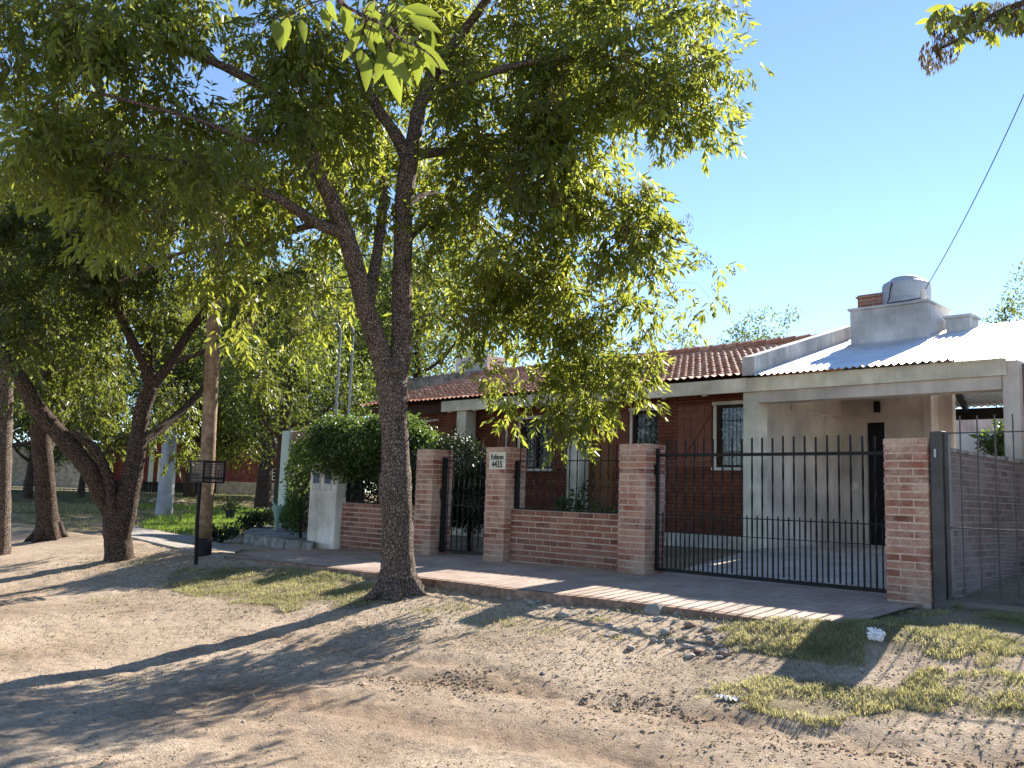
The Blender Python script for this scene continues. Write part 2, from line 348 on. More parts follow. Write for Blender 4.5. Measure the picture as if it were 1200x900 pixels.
def rawmesh(name, V, Fc, mat, parent=None, tint=None, smooth=False, uv=None):
    """big meshes from numpy arrays; Fc is (n,3) or (n,4)"""
    org = ORG.get(parent.name, np.zeros(3)) if parent else np.zeros(3)
    me = bpy.data.meshes.new(name); V = np.asarray(V, np.float32) - org.astype(np.float32); Fc = np.asarray(Fc, np.int32); n, k = Fc.shape
    me.vertices.add(len(V)); me.vertices.foreach_set("co", V.ravel())
    me.loops.add(n * k); me.loops.foreach_set("vertex_index", Fc.ravel())
    me.polygons.add(n); me.polygons.foreach_set("loop_start", np.arange(n, dtype=np.int32) * k)
    me.update(calc_edges=True)
    if tint is not None:
        at = me.color_attributes.new("tint", 'FLOAT_COLOR', 'POINT'); at.data.foreach_set("color", np.asarray(tint, np.float32).ravel())
    if uv is not None:
        u = me.uv_layers.new(name="UVMap"); u.data.foreach_set("uv", np.asarray(uv, np.float32)[Fc.ravel()].ravel())
    if smooth: me.polygons.foreach_set("use_smooth", [True] * n)
    me.materials.append(mat); me.validate()
    o = bpy.data.objects.new(name, me); COL.objects.link(o); ORG[o.name] = org
    if parent: o.parent = parent
    return o
def unit(a): return a / (np.linalg.norm(a, axis=-1, keepdims=True) + 1e-9)
def leafquads(base, dirn, side, L, W, fold=.25, tint=None):
    """folded pointed leaves, two triangles each"""
    n = len(base); L = np.broadcast_to(np.asarray(L, float).reshape(-1, 1), (n, 1)); W = np.broadcast_to(np.asarray(W, float).reshape(-1, 1), (n, 1))
    nor = np.cross(dirn, side)
    mid = base + dirn * L * .42
    tip = base + dirn * L - nor * L * .12
    V = np.stack([base, mid + side * W / 2 + nor * W * fold, tip, mid - side * W / 2 + nor * W * fold], 1).reshape(-1, 3)
    k = np.arange(n)[:, None] * 4
    Fc = np.concatenate([k + [[0, 1, 2]], k + [[0, 2, 3]]], 1).reshape(-1, 3)
    T = np.zeros((n, 4, 4), np.float32); T[..., 3] = 1
    tt = rng.random(n) if tint is None else tint
    T[:, :, 0] = tt[:, None]
    return V, Fc, T.reshape(-1, 4)
def rand_dir(n): return unit(rng.normal(size=(n, 3)))
def compound(cent, per, rad, LL, WW, axis=.22, droop=.6, tone=None):
    """clusters of ash leaves: every leaf is a stalk with seven leaflets"""
    n = len(cent) * per
    c = np.repeat(cent, per, 0); rr = np.repeat(np.broadcast_to(rad, (len(cent),)), per)
    off = rand_dir(n) * (rng.random((n, 1)) ** .5); base = c + off * rr[:, None] * [1, 1, .8]
    a = unit(off + rand_dir(n) * .5 + [0, 0, -droop])
    s = unit(np.cross(a, rand_dir(n)))
    tl = rng.random(n) if tone is None else np.clip(np.repeat(tone, per) + rng.normal(size=n) * .18, 0, 1)
    B, Dn, S, Ls, T = [], [], [], [], []
    size = rng.uniform(.7, 1.2, n)
    for k, (t, sg) in enumerate(((.25, 1), (.3, -1), (.6, 1), (.65, -1), (.9, .8), (.95, -.8), (1, 0))):
        d = unit(a * (.75 if sg else 1) + s * sg * .8 + [0, 0, -.35] + rand_dir(n) * .18)
        B.append(base + a * (axis * t * size)[:, None]); Dn.append(d); S.append(unit(np.cross(d, rand_dir(n)))); Ls.append(size * rng.uniform(.75, 1.15, n)); T.append(np.clip(tl + rng.normal(size=n) * .1, 0, 1))
    Ls = np.concatenate(Ls)
    return leafquads(np.concatenate(B), np.concatenate(Dn), np.concatenate(S), Ls * LL, Ls * WW, tint=np.concatenate(T))
def simple_leaves(cent, per, rad, LL, WW, droop=.4, tone=None):
    n = len(cent) * per; c = np.repeat(cent, per, 0); rr = np.repeat(np.broadcast_to(rad, (len(cent),)), per)
    off = rand_dir(n) * (rng.random((n, 1)) ** .45); d = unit(off * .6 + rand_dir(n) * .7 + [0, 0, -droop])
    sz = rng.uniform(.6, 1.3, n)
    tl = None if tone is None else np.clip(np.repeat(tone, per) + rng.normal(size=n) * .2, 0, 1)
    return leafquads(c + off * rr[:, None], d, unit(np.cross(d, rand_dir(n))), sz * LL, sz * WW, tint=tl)
def seeds(cent, per, rad, L=.04, W=.009, tone=None):
    n = len(cent) * per; c = np.repeat(cent, per, 0)
    off = rand_dir(n) * [rad, rad, rad * 1.4]
    d = unit(rand_dir(n) * .35 + [0, 0, -1]); tl = None if tone is None else np.clip(np.repeat(tone, per) + rng.normal(size=n) * .15, 0, 1)
    return leafquads(c + off, d, unit(np.cross(d, rand_dir(n))), rng.uniform(.8, 1.2, n) * L, W, tint=tl)

# ------------------------------------------------------------------ ground
def axis(lo, a, b, hi, step, grow=1.16):
    mid = list(np.arange(a, b + 1e-6, step)); l, s = [], step; x = a
    while x > lo: s = min(s * grow, 25); x -= s; l.append(x)
    r, s = [], step; x = b
    while x < hi: s = min(s * grow, 25); x += s; r.append(x)
    return np.array(l[::-1] + mid + r)
gx = axis(-420, -13, 4.2, 300, .045); gy = axis(-200, -7.6, -.2, 420, .04)
GX, GY = np.meshgrid(gx, gy)
def vnoise(x, y, s, seed):
    """smooth value noise"""
    r = np.random.default_rng(seed); T = r.random((256, 256)); x = x / s; y = y / s
    i = np.floor(x).astype(int); j = np.floor(y).astype(int); u = x - i; v = y - j; u = u * u * (3 - 2 * u); v = v * v * (3 - 2 * v)
    g = lambda a, b: T[a % 256, b % 256]
    return (g(i, j) * (1 - u) + g(i + 1, j) * u) * (1 - v) + (g(i, j + 1) * (1 - u) + g(i + 1, j + 1) * u) * v - .5
def rut(y, y0, wd): return np.exp(-((y - y0) / wd) ** 2)
# patches of grass on the verge: pixel polygons from the photo become ground polygons
def gpoly(pts): return [tuple(G(*p)[:2]) for p in pts]
PATCH = {
 'left': gpoly([(205, 668), (300, 664), (420, 672), (445, 690), (400, 702), (330, 718), (250, 700), (190, 690)]),
 'bank': gpoly([(840, 735), (905, 727), (980, 735), (1030, 722), (1130, 712), (1250, 722), (1250, 775), (1100, 764), (1020, 758), (930, 775), (880, 765)]),
 'front': gpoly([(815, 808), (900, 790), (1010, 806), (1050, 802), (1110, 830), (1040, 842), (900, 840)]),
 'frontr': gpoly([(1060, 800), (1160, 788), (1260, 800), (1260, 850), (1130, 836)]),
 'treefoot': gpoly([(395, 700), (445, 698), (430, 712), (390, 715)]),
}
def inpoly(x, y, P):
    ins = np.zeros(np.shape(x), bool); n = len(P)
    for k in range(n):
        (x1, y1), (x2, y2) = P[k], P[(k + 1) % n]
        c = ((y1 > y) != (y2 > y)) & (x < (x2 - x1) * (y - y1) / (y2 - y1 + 1e-12) + x1); ins ^= c
    return ins
TRK = [np.array([G(*p) for p in pl]) for pl in (((430, 788), (560, 800), (800, 838), (1000, 866), (1200, 893)), ((300, 742), (430, 765), (560, 782)), ((250, 800), (500, 850), (700, 885)))]
def track(x, y, k, wd):
    P_ = TRK[k]; o = np.argsort(P_[:, 0]); xx = P_[o, 0]; yt = np.interp(x, xx, P_[o, 1]) + .05 * vnoise(x, np.zeros_like(y), .7, 4)
    end = sst(xx[0] - .3, xx[0] + .3, x) * (1 - sst(xx[-1] + .2, xx[-1] + 1.2, x)); return rut(y, yt, wd) * end, y - yt
def hfull(x, y):
    z = hbase(x, y)
    near = sst(-30, -14, x)
    z = z + near * (.024 * vnoise(x, y, 1.1, 1) + .016 * vnoise(x, y, .33, 2)) * sst(.2, -1.6, y)
    z = z + near * (.016 * vnoise(x, y, .13, 3) + .014 * vnoise(x, y, .06, 9)) * sst(.2, -1.6, y)
    for k, wd, dp in ((0, .15, .022), (1, .12, .014), (2, .16, .014)):
        g, dy = track(x, y, k, wd); g2, _ = track(x, y, k, wd * 2.2)
        z = z - dp * g + .15 * dp * np.clip(g2 - g, 0, 1) + .011 * g * np.sin(dy * 120) * (.6 + vnoise(x, y, .4, 6)) - .02 * g * np.clip(vnoise(x, y, .09, 7), 0, 1)
    for k in ('bank', 'front', 'frontr'): z = z + np.where(inpoly(x + .4 * vnoise(x, y, .4, 5), y + .3 * vnoise(x, y, .4, 6), PATCH[k]), .007, 0)
    return z
GZ = hfull(GX, GY)
T = np.zeros(GX.shape + (4,), np.float32); T[..., 3] = 1
gr = np.zeros(GX.shape)
for k, P in PATCH.items(): gr = np.maximum(gr, np.where(inpoly(GX, GY, P), .75, 0))
for _ in range(2): gr = (gr + np.roll(gr, 1, 0) + np.roll(gr, -1, 0) + np.roll(gr, 1, 1) + np.roll(gr, -1, 1)) / 5
farg = sst(-15, -19, GX) * sst(-3.0, -1.2, GY) * .9
rear = sst(.4, 1.2, GY) * .6
gr = np.maximum(np.maximum(gr, farg), rear)
T[..., 0] = np.clip(gr * (.75 + .9 * vnoise(GX, GY, .35, 8)), 0, 1)
T[..., 1] = np.clip(sst(-.05, .3, vnoise(GX, GY, 1.4, 12)) * .55 * sst(-3.9, -4.7, GY) + .95 * track(GX, GY, 0, .2)[0] * (.6 + 1.2 * vnoise(GX, GY, .3, 15)) + .5 * track(GX, GY, 1, .14)[0] + .45 * track(GX, GY, 2, .2)[0], 0, .85)
ny, nx = GX.shape
idx = np.arange(ny * nx).reshape(ny, nx)
FQ = np.stack([idx[:-1, :-1], idx[:-1, 1:], idx[1:, 1:], idx[1:, :-1]], -1).reshape(-1, 4)
ground = rawmesh('ground', np.stack([GX, GY, GZ], -1).reshape(-1, 3), FQ, M['ground'], tint=T.reshape(-1, 4), smooth=True)
ground['kind'] = 'structure'

# ------------------------------------------------------------------ pavement
EDGE = [(-10.2, -1.97), (-6.2, -1.97), (-4.3, -1.95), (-3.4, -1.97), (-2.2, -1.76), (-1.2, -1.70), (-.05, -1.80)]
def edge_y(x): return float(np.interp(x, [e[0] for e in EDGE], [e[1] for e in EDGE]))
mb = MB(); mk = MB()
xs = list(np.arange(-10.2, -.2, .3)) + [-.08]
for a, b in zip(xs[:-1], xs[1:]):
    q = []
    for x in (a, b):
        yo = edge_y(x)
        q.append((x, yo))
    za, zb = float(walk_z(a)), float(walk_z(b)); ej = [.0, .0]
    oz = -.085
    mb.add([(a, q[0][1], za + oz), (b, q[1][1], zb + oz), (b, .5, zb + .012), (a, .5, za + .012)], [(0, 1, 2, 3)])
    mk.add([(a, q[0][1] - .003, za + oz - .002), (b, q[1][1] - .003, zb + oz - .002), (b, q[1][1] - .02, zb + oz - .30), (a, q[0][1] - .02, za + oz - .30),
            (a, q[0][1] - .07, za + oz - .008), (b, q[1][1] - .07, zb + oz - .008), (b, q[1][1] - .085, zb + oz - .3), (a, q[0][1] - .085, za + oz - .3)], [(4, 5, 1, 0), (7, 6, 5, 4)])
mb.add([(-10.2, -2.0, float(walk_z(-10.2)) - .085), (-10.2, .5, float(walk_z(-10.2)) + .012), (-10.2, .5, -.4), (-10.2, -2, -.4)], [(0, 1, 2, 3)])
tag(mb.build('pavement', M['pave']), None, None, kind='structure')
tag(mk.build('kerb', M['kerb']), None, None, kind='structure')
# concrete path going on to the left past the pole
P1 = [G(*p) for p in ((118, 622), (160, 618), (240, 634), (285, 645), (262, 655), (190, 640))]
mb = MB(); n = len(P1)
mb.add([(p[0], p[1], p[2] + .03) for p in P1] + [(p[0], p[1], p[2] - .2) for p in P1], [tuple(range(n))] + [(i, (i + 1) % n, (i + 1) % n + n, i + n) for i in range(n)])
tag(mb.build('path', M['concrete']), None, None, kind='structure')
# driveway
mb = MB()
mb.add([(-3.22, .5, .016), (-.3, .5, .016), (-.25, 3.72, .2105), (-.25, 8.6, .231), (-3.86, 8.6, .231), (-3.86, 3.72, .2105)], [(0, 1, 2, 5), (5, 2, 3, 4)])
tag(mb.build('driveway', M['drive']), None, None, kind='structure')

# ------------------------------------------------------------------ the brick house
def wall_open(mb, x0, x1, z0, z1, y0, y1, ops):
    """a wall along X with real openings (ox0, ox1, oz0, oz1)"""
    X = sorted({x0, x1, *[o[0] for o in ops], *[o[1] for o in ops]}); Z = sorted({z0, z1, *[o[2] for o in ops], *[o[3] for o in ops]})
    full = lambda i, k: 0 <= i < len(X) - 1 and 0 <= k < len(Z) - 1 and not any(o[0] - 1e-6 <= X[i] and X[i + 1] <= o[1] + 1e-6 and o[2] - 1e-6 <= Z[k] and Z[k + 1] <= o[3] + 1e-6 for o in ops)
    for i in range(len(X) - 1):
        for k in range(len(Z) - 1):
            if not full(i, k): continue
            a, b, c, d = X[i], X[i + 1], Z[k], Z[k + 1]
            mb.add([(a, y0, c), (b, y0, c), (b, y0, d), (a, y0, d)], [(0, 1, 2, 3)]); mb.add([(a, y1, c), (b, y1, c), (b, y1, d), (a, y1, d)], [(3, 2, 1, 0)])
            if not full(i - 1, k): mb.add([(a, y0, c), (a, y1, c), (a, y1, d), (a, y0, d)], [(3, 2, 1, 0)])
            if not full(i + 1, k): mb.add([(b, y0, c), (b, y1, c), (b, y1, d), (b, y0, d)], [(0, 1, 2, 3)])
            if not full(i, k - 1): mb.add([(a, y0, c), (b, y0, c), (b, y1, c), (a, y1, c)], [(3, 2, 1, 0)])
            if not full(i, k + 1): mb.add([(a, y0, d), (b, y0, d), (b, y1, d), (a, y1, d)], [(0, 1, 2, 3)])
house = thing('brick_house', 'red brick house with clay tile roof behind brick pillars and iron fence', 'house', (-11, 6.5, 0))
YW = 6.5
W_R = (-6.36, -5.5, 1.56, 2.78); W_M = (-8.42, -7.75, 1.45, 2.75); W_L = (-11.75, -10.75, 1.53, 2.7); D_M = (-9.66, -8.95, .05, 2.76)
mb = MB(); wall_open(mb, -17.3, -5.45, .25, 3.35, YW, YW + .25, [W_R, W_M, W_L, (D_M[0], D_M[1], .25, D_M[3])])
mb.box(-17.3, -17.05, YW + .25, 13.5, .25, 3.35); mb.box(-17.05, -5.45, 13.3, 13.55, .25, 3.35)
mb.build('wall', M['housebrick'], house)
mb = MB(); mb.box(-17.3, D_M[0], YW - .03, YW + .25, -.25, .25); mb.box(D_M[1], -5.47, YW - .03, YW + .25, -.25, .25); mb.build('plinth', M['white'], house, bevel=.006)
# main tile roof
def tile_roof(x0, x1, y0, z0, y1, z1, pitch=.17, row=.27):
    Ls = math.hypot(y1 - y0, z1 - z0); nr = int(round(Ls / row)); nc = int(round((x1 - x0) / pitch)); per = 8
    us = np.linspace(0, nc, nc * per + 1); vs_ = []
    for k in range(nr): vs_ += [k + .0, k + .5, k + .995]
    vs_ = np.array(vs_); U, Vv = np.meshgrid(us, vs_)
    jit = np.random.default_rng(5).normal(size=(nr + 1, nc + 2)) * .004
    fr = Vv - np.floor(Vv); h = .020 * np.cos(2 * np.pi * U) ** 1 + .027 * (1 - fr) + jit[np.floor(Vv).astype(int), np.clip(np.round(U).astype(int), 0, nc)]
    dy, dz = (y1 - y0) / Ls, (z1 - z0) / Ls
    s = Vv * Ls / nr
    V = np.stack([x0 + U / nc * (x1 - x0), y0 + s * dy - h * dz, z0 + s * dz + h * dy], -1)
    ny, nx = U.shape; idx = np.arange(ny * nx).reshape(ny, nx)
    Fq = np.stack([idx[:-1, :-1], idx[:-1, 1:], idx[1:, 1:], idx[1:, :-1]], -1).reshape(-1, 4)
    return V.reshape(-1, 3), Fq, np.stack([U + .5, Vv], -1).reshape(-1, 2)
RE = (5.86, 3.24); RR = (10.0, 4.57)
V, Fq, uv = tile_roof(-17.45, -5.42, RE[0], RE[1], RR[0], RR[1])
rf = rawmesh('roof', V, Fq, M['tile'], house, uv=uv, smooth=False)
V, Fq, uv = tile_roof(-17.45, -5.42, 14.1, 3.2, RR[0] + .02, RR[1] - .02)
rawmesh('rear_roof', V, Fq[:, ::-1], M['tile'], house, uv=uv)
mb = MB()
for k in range(33):
    x = -17.4 + k * .363; mb.tube([(x, RR[0], RR[1] + .02), (x + .2, RR[0], RR[1] + .035), (x + .38, RR[0], RR[1] + .03)], [.1, .11, .125], 8)
mb.build('ridge_tiles', M['tile'], house)
mb = MB(); mb.add([(-17.4, RE[0] + .06, RE[1] - .05), (-5.44, RE[0] + .06, RE[1] - .05), (-5.44, RR[0], RR[1] - .08), (-17.4, RR[0], RR[1] - .08)], [(3, 2, 1, 0)])
mb.build('roof_boarding', M['darkwood'], house)
mb = MB(); mb.box(-14.0, -5.36, 5.90, 5.95, 2.925, 3.19); mb.build('fascia', M['render'], house, bevel=.006)
mb = MB(); mb.box(-17.4, -14.02, 6.25, 6.3, 2.95, 3.22); mb.build('dark_fascia', M['darkwood'], house)
for x in np.arange(-13.75, -5.4, .93):
    m1 = MB(); m1.add([(x - .045, 5.955, 2.90), (x + .045, 5.955, 2.90), (x + .045, 5.955, 2.99), (x - .045, 5.955, 2.99), (x - .045, 6.499, 3.06), (x + .045, 6.499, 3.06), (x + .045, 6.499, 3.17), (x - .045, 6.499, 3.17)],
        [(3, 2, 1, 0), (4, 5, 6, 7), (0, 1, 5, 4), (1, 2, 6, 5), (2, 3, 7, 6), (3, 0, 4, 7)]); m1.build('rafter', M['render'], house)
# parapet between the two roofs, and the left gable parapet
mb = MB()
pts = [(5.84, 3.22), (5.84, 3.57), (10.2, 4.86), (10.2, 4.2)]
mb.add([(x, y, z) for x in (-5.41, -5.16) for y, z in pts], [(0, 1, 2, 3), (7, 6, 5, 4), (0, 4, 5, 1), (1, 5, 6, 2), (2, 6, 7, 3), (3, 7, 4, 0)])
mb.build('roof_parapet', M['rooftop'], house)
a = atY(477, 447, 9.0); b = atY(536, 437, 9.0)
mb = MB(); mb.box(a[0] - 2.2, b[0], 9.9, 10.1, 4.3, 4.70, j=.02); mb.build('old_parapet', M['oldcement'], house)
a = atY(518, 445, 9.6); b = atY(556, 424, 9.6)
mb = MB(); mb.box(a[0], b[0], 9.6 + .55, 10.9, 4.2, b[2] + .30); mb.build('white_tank_base', M['white'], house, bevel=.01)
m1 = MB(); m1.tube([(a[0] + .25, 10.5, b[2] + .2), (a[0] + .25, 10.5, b[2] + .6)], .035, 8); m1.build('vent_pipe', M['steel'], house)
# columns of the porch
for x in (-9.62, -13.3):
    m1 = MB(); m1.box(x - .17, x + .17, 5.97, 6.31, -.05, 2.92); m1.build('column', M['render'], house, bevel=.008)
# windows
def window(o, mull, frame='darkwood', bars=5, sill=True, jamb=True):
    x0, x1, z0, z1 = o
    f = MB(); t = .05; y0, y1 = YW + .06, YW + .12
    f.box(x0 + .001, x0 + t, y0, y1, z0 + .001, z1 - .001); f.box(x1 - t, x1 - .001, y0, y1, z0 + .001, z1 - .001); f.box(x0 + t, x1 - t, y0, y1, z0 + .001, z0 + t); f.box(x0 + t, x1 - t, y0, y1, z1 - t, z1 - .001)
    for k in range(mull): x = x0 + (x1 - x0) * (k + 1) / (mull + 1); f.box(x - .025, x + .025, y0 + .003, y1 - .003, z0 + t, z1 - t)
    wd = MB(); wd.box(x0 + .01, x1 - .01, YW + .10, YW + .108, z0 + .01, z1 - .01); wn = wd.build('window', M['glass'], house)
    f.build('frame', M[frame], wn)
    if sill: s = MB(); s.box(x0 - .08, x1 + .08, YW - .07, YW + .05, z0 - .06, z0 - .001); s.build('sill', M['white'], wn, bevel=.005)
    if jamb:
        s = MB(); s.box(x0 - .07, x0 - .001, YW - .015, YW + .06, z0 + .0, z1); s.box(x0 - .1, x1 + .05, YW - .02, YW + .06, z1 + .002, z1 + .07); s.build('surround', M['white'], wn)
    g = MB()
    for k in range(bars):
        x = x0 + (x1 - x0) * (k + .5) / bars; g.tube([(x, YW + .03, z0), (x, YW + .03, z1)], .007, 6)
    for z in (z0 + .25 * (z1 - z0), z0 + .75 * (z1 - z0)): g.bar((x0, YW + .03, z), (x1, YW + .03, z), .018, .008)
    g.build('grille', M['iron'], wn)
    return wn
window(W_R, 0); window(W_M, 0); window(W_L, 1)
def shutter(x0, x1, z0, z1, diag=True):
    s = MB(); n = 5; y0 = YW - .045
    for k in range(n): a = x0 + (x1 - x0) * k / n; s.box(a + .004, x0 + (x1 - x0) * (k + 1) / n - .004, y0, YW - .006, z0, z1)
    for z in (z0 + .16, z1 - .2): s.box(x0, x1, y0 - .026, y0 - .001, z - .05, z + .05)
    if diag: s.bar((x0 + .1, y0 - .014, z0 + .22), (x1 - .12, y0 - .014, z1 - .27), .022, .085, up=(0, 1, 0)) if False else s.add(
        [(x0 + .06, y0 - .024, z0 + .21), (x0 + .18, y0 - .024, z0 + .21), (x1 - .06, y0 - .024, z1 - .25), (x1 - .18, y0 - .024, z1 - .25),
         (x0 + .06, y0 - .001, z0 + .21), (x0 + .18, y0 - .001, z0 + .21), (x1 - .06, y0 - .001, z1 - .25), (x1 - .18, y0 - .001, z1 - .25)],
        [(0, 1, 2, 3), (7, 6, 5, 4), (0, 4, 5, 1), (1, 5, 6, 2), (2, 6, 7, 3), (3, 7, 4, 0)])
    s.build('shutter', M['redwood'], house, bevel=.004)
shutter(-7.25, -6.45, 1.56, 2.79); shutter(-8.9, -8.5, 1.45, 2.75, False); shutter(-12.5, -11.85, 1.53, 2.7); shutter(-10.66, -10.1, 1.53, 2.7)
# front door
x0, x1, z0, z1 = D_M
mb = MB(); mb.box(x0 + .06, x1 - .06, YW + .09, YW + .13, z0, z1 - .06)
for a, b in ((z0 + .15, z0 + .95), (z0 + 1.1, z0 + 1.75), (z0 + 1.9, z1 - .22)): mb.box(x0 + .16, x1 - .16, YW + .07, YW + .089, a, b)
dr = mb.build('door', M['door'], house, bevel=.006)
m1 = MB(); m1.box(x0 + .001, x0 + .059, YW + .03, YW + .16, z0, z1 - .001); m1.box(x1 - .059, x1 - .001, YW + .03, YW + .16, z0, z1 - .001); m1.box(x0 + .059, x1 - .059, YW + .03, YW + .16, z1 - .059, z1 - .001); m1.build('door_frame', M['door'], dr)
m1 = MB(); m1.tube([(x0 + .13, YW + .03, 1.08), (x0 + .24, YW + .03, 1.08)], .011, 6); m1.build('handle', M['steel'], dr)
mb = MB(); mb.box(-10.2, -8.4, 5.3, 6.46, -.2, .05); mb.build('door_step', M['concrete'], house, bevel=.01)
# chimney and roof-top boxes behind
mb = MB(); mb.box(-4.75, -4.05, 9.35, 9.95, 4.3, 5.30); mb.box(-4.78, -4.02, 9.32, 9.98, 5.23, 5.272); mb.build('chimney', M['chimneybrick'], house, bevel=.006)
mb = MB(); mb.box(-4.76, -3.2, 9.0, 9.3, 4.15, 4.9); mb.box(-4.0, -3.2, 9.3, 10.2, 4.15, 4.9); mb.box(-4.8, -3.16, 8.96, 9.31, 4.9, 4.95); mb.box(-4.0, -3.16, 9.31, 10.24, 4.9, 4.95)
mb.build('tank_base', M['rooftop'], house, bevel=.01)
mb = MB(); mb.box(-3.05, -2.6, 9.5, 10.0, 4.1, 4.62); mb.box(-3.09, -2.56, 9.46, 10.04, 4.62, 4.68); mb.build('roof_vent', M['rooftop'], house, bevel=.01)
m1 = MB(); m1.tube([(-3.3, 9.05, 4.95), (-3.3, 9.05, 5.16)], .055, 10); m1.build('roof_pipe', M['white'], house)
# downpipe by the left window
m1 = MB(); a = atY(594, 510, YW - .05); m1.tube([(a[0], YW - .05, .1), (a[0], YW - .05, 2.9)], .03, 8); m1.build('downpipe', M['white'], house)
m1 = MB(); a = atY(500, 494, YW - .06); m1.tube([(a[0] - .5, YW - .12, a[2] + .0), (a[0] + .55, YW - .12, a[2] + .02)], .03, 8); m1.build('lamp_tube', M['white'], house)

# water tank
tank = thing('water_tank', 'round grey plastic water tank with domed lid on the rooftop base', 'water tank', (-3.72, 9.62, 4.953))
mb = MB(); mb.lathe((-3.84, 9.62, 4.953), [(.455, 0), (.47, .03), (.47, .14), (.46, .16), (.47, .18), (.47, .44), (.455, .50), (.40, .54)], 36); mb.build('tank_body', M['tankblue'], tank, smooth=False)
mb = MB(); mb.lathe((-3.84, 9.62, 5.493), [(.33, 0), (.33, .04), (.28, .085), (.16, .125), (.02, .135)], 32); mb.build('lid', M['tankblue'], tank, smooth=True)
mb = MB(); mb.tube([(-3.94, 9.16, 5.42), (-3.97, 9.13, 5.3), (-3.99, 9.12, 5.1), (-4.02, 9.08, 4.985), (-3.6, 9.0, 4.975), (-3.3, 9.02, 5.0)], .012, 6); mb.build('hose', M['iron'], tank)

# ------------------------------------------------------------------ carport
cp = thing('carport', 'cream open carport with corrugated metal roof beside the brick house', 'carport', (-3.1, 6.2, .09))
def corrugated(x0, x1, y0, z0, y1, z1, pitch=.125, amp=.019, ns=3):
    n = int((x1 - x0) / pitch) * 8; U = np.linspace(x0, x1, n + 1); S = np.linspace(0, 1, ns); UU, SS = np.meshgrid(U, S)
    V = np.stack([UU, y0 + SS * (y1 - y0), z0 + SS * (z1 - z0) + amp * np.cos(UU * 2 * np.pi / pitch)], -1); ny, nx = UU.shape; idx = np.arange(ny * nx).reshape(ny, nx)
    return V.reshape(-1, 3), np.stack([idx[:-1, :-1], idx[:-1, 1:], idx[1:, 1:], idx[1:, :-1]], -1).reshape(-1, 4)
V, Fq = corrugated(-5.166, -.84, 5.72, 3.20, 10.1, 4.54, ns=5)
cr = rawmesh('roof', V, Fq, M['zinc'], cp, smooth=True)
V, Fq = corrugated(-5.166, -.84, 10.12, 4.53, 12.6, 3.85, pitch=.125, amp=.019); rawmesh('rear_roof', V, Fq, M['zinc'], cp, smooth=True)  # unseen rear sheet, added to block stray sun from the driveway floor
mb = MB(); mb.box(-5.355, -.98, 5.90, 5.95, 2.925, 3.185); mb.build('fascia', M['render'], cp, bevel=.006)
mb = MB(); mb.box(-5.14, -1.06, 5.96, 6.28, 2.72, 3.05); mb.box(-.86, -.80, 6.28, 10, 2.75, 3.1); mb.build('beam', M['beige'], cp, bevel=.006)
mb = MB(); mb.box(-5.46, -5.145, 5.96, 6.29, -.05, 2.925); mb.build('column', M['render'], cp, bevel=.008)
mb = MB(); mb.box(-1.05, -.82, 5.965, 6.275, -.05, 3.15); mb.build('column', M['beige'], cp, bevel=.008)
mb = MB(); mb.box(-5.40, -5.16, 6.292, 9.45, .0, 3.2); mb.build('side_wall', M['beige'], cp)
xb = atY(1085, 500, 9.45)[0]; xd0 = atY(1016, 560, 9.45)[0]; xd1 = atY(1038, 560, 9.45)[0]
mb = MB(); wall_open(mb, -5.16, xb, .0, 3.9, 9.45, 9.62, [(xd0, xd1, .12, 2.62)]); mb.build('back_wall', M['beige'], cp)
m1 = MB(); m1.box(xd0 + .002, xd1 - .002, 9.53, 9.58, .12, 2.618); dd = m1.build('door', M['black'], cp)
m1 = MB(); m1.box(xd0 - .05, xd0 - .001, 9.43, 9.5, .12, 2.66); m1.box(xd1 + .001, xd1 + .05, 9.43, 9.5, .12, 2.66); m1.box(xd0, xd1, 9.43, 9.5, 2.622, 2.66); m1.build('door_frame', M['beige'], dd)
xe = atY(1120, 500, 9.9)[0]
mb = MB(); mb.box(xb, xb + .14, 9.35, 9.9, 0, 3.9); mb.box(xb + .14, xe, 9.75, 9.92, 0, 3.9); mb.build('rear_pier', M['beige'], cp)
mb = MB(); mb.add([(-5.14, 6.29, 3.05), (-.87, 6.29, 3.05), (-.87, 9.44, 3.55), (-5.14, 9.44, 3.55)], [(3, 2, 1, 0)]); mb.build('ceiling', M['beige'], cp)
a = atY(1028, 476, 9.4); m1 = MB(); m1.box(a[0] - .05, a[0] + .05, 9.33, 9.448, a[2] - .13, a[2] + .1); m1.build('wall_lamp', M['iron'], cp, bevel=.01)
m1 = MB(); m1.tube([(-5.13, 7.2, 3.05), (-5.13, 7.2, 2.72), (-5.13, 9.40, 2.72)], .014, 6); m1.build('conduit', M['white'], cp)
m1 = MB(); m1.box(xd0 - .28, xd0 - .18, 9.425, 9.449, 1.25, 1.38); m1.build('switch_plate', M['white'], cp, bevel=.004)
a = atX(962, 487, -5.15); m1 = MB(); m1.lathe((a[0] + .03, a[1], a[2] - .03), [(.03, 0), (.035, .03), (.02, .06)], 10); m1.build('lamp_bulb', M['white'], cp)
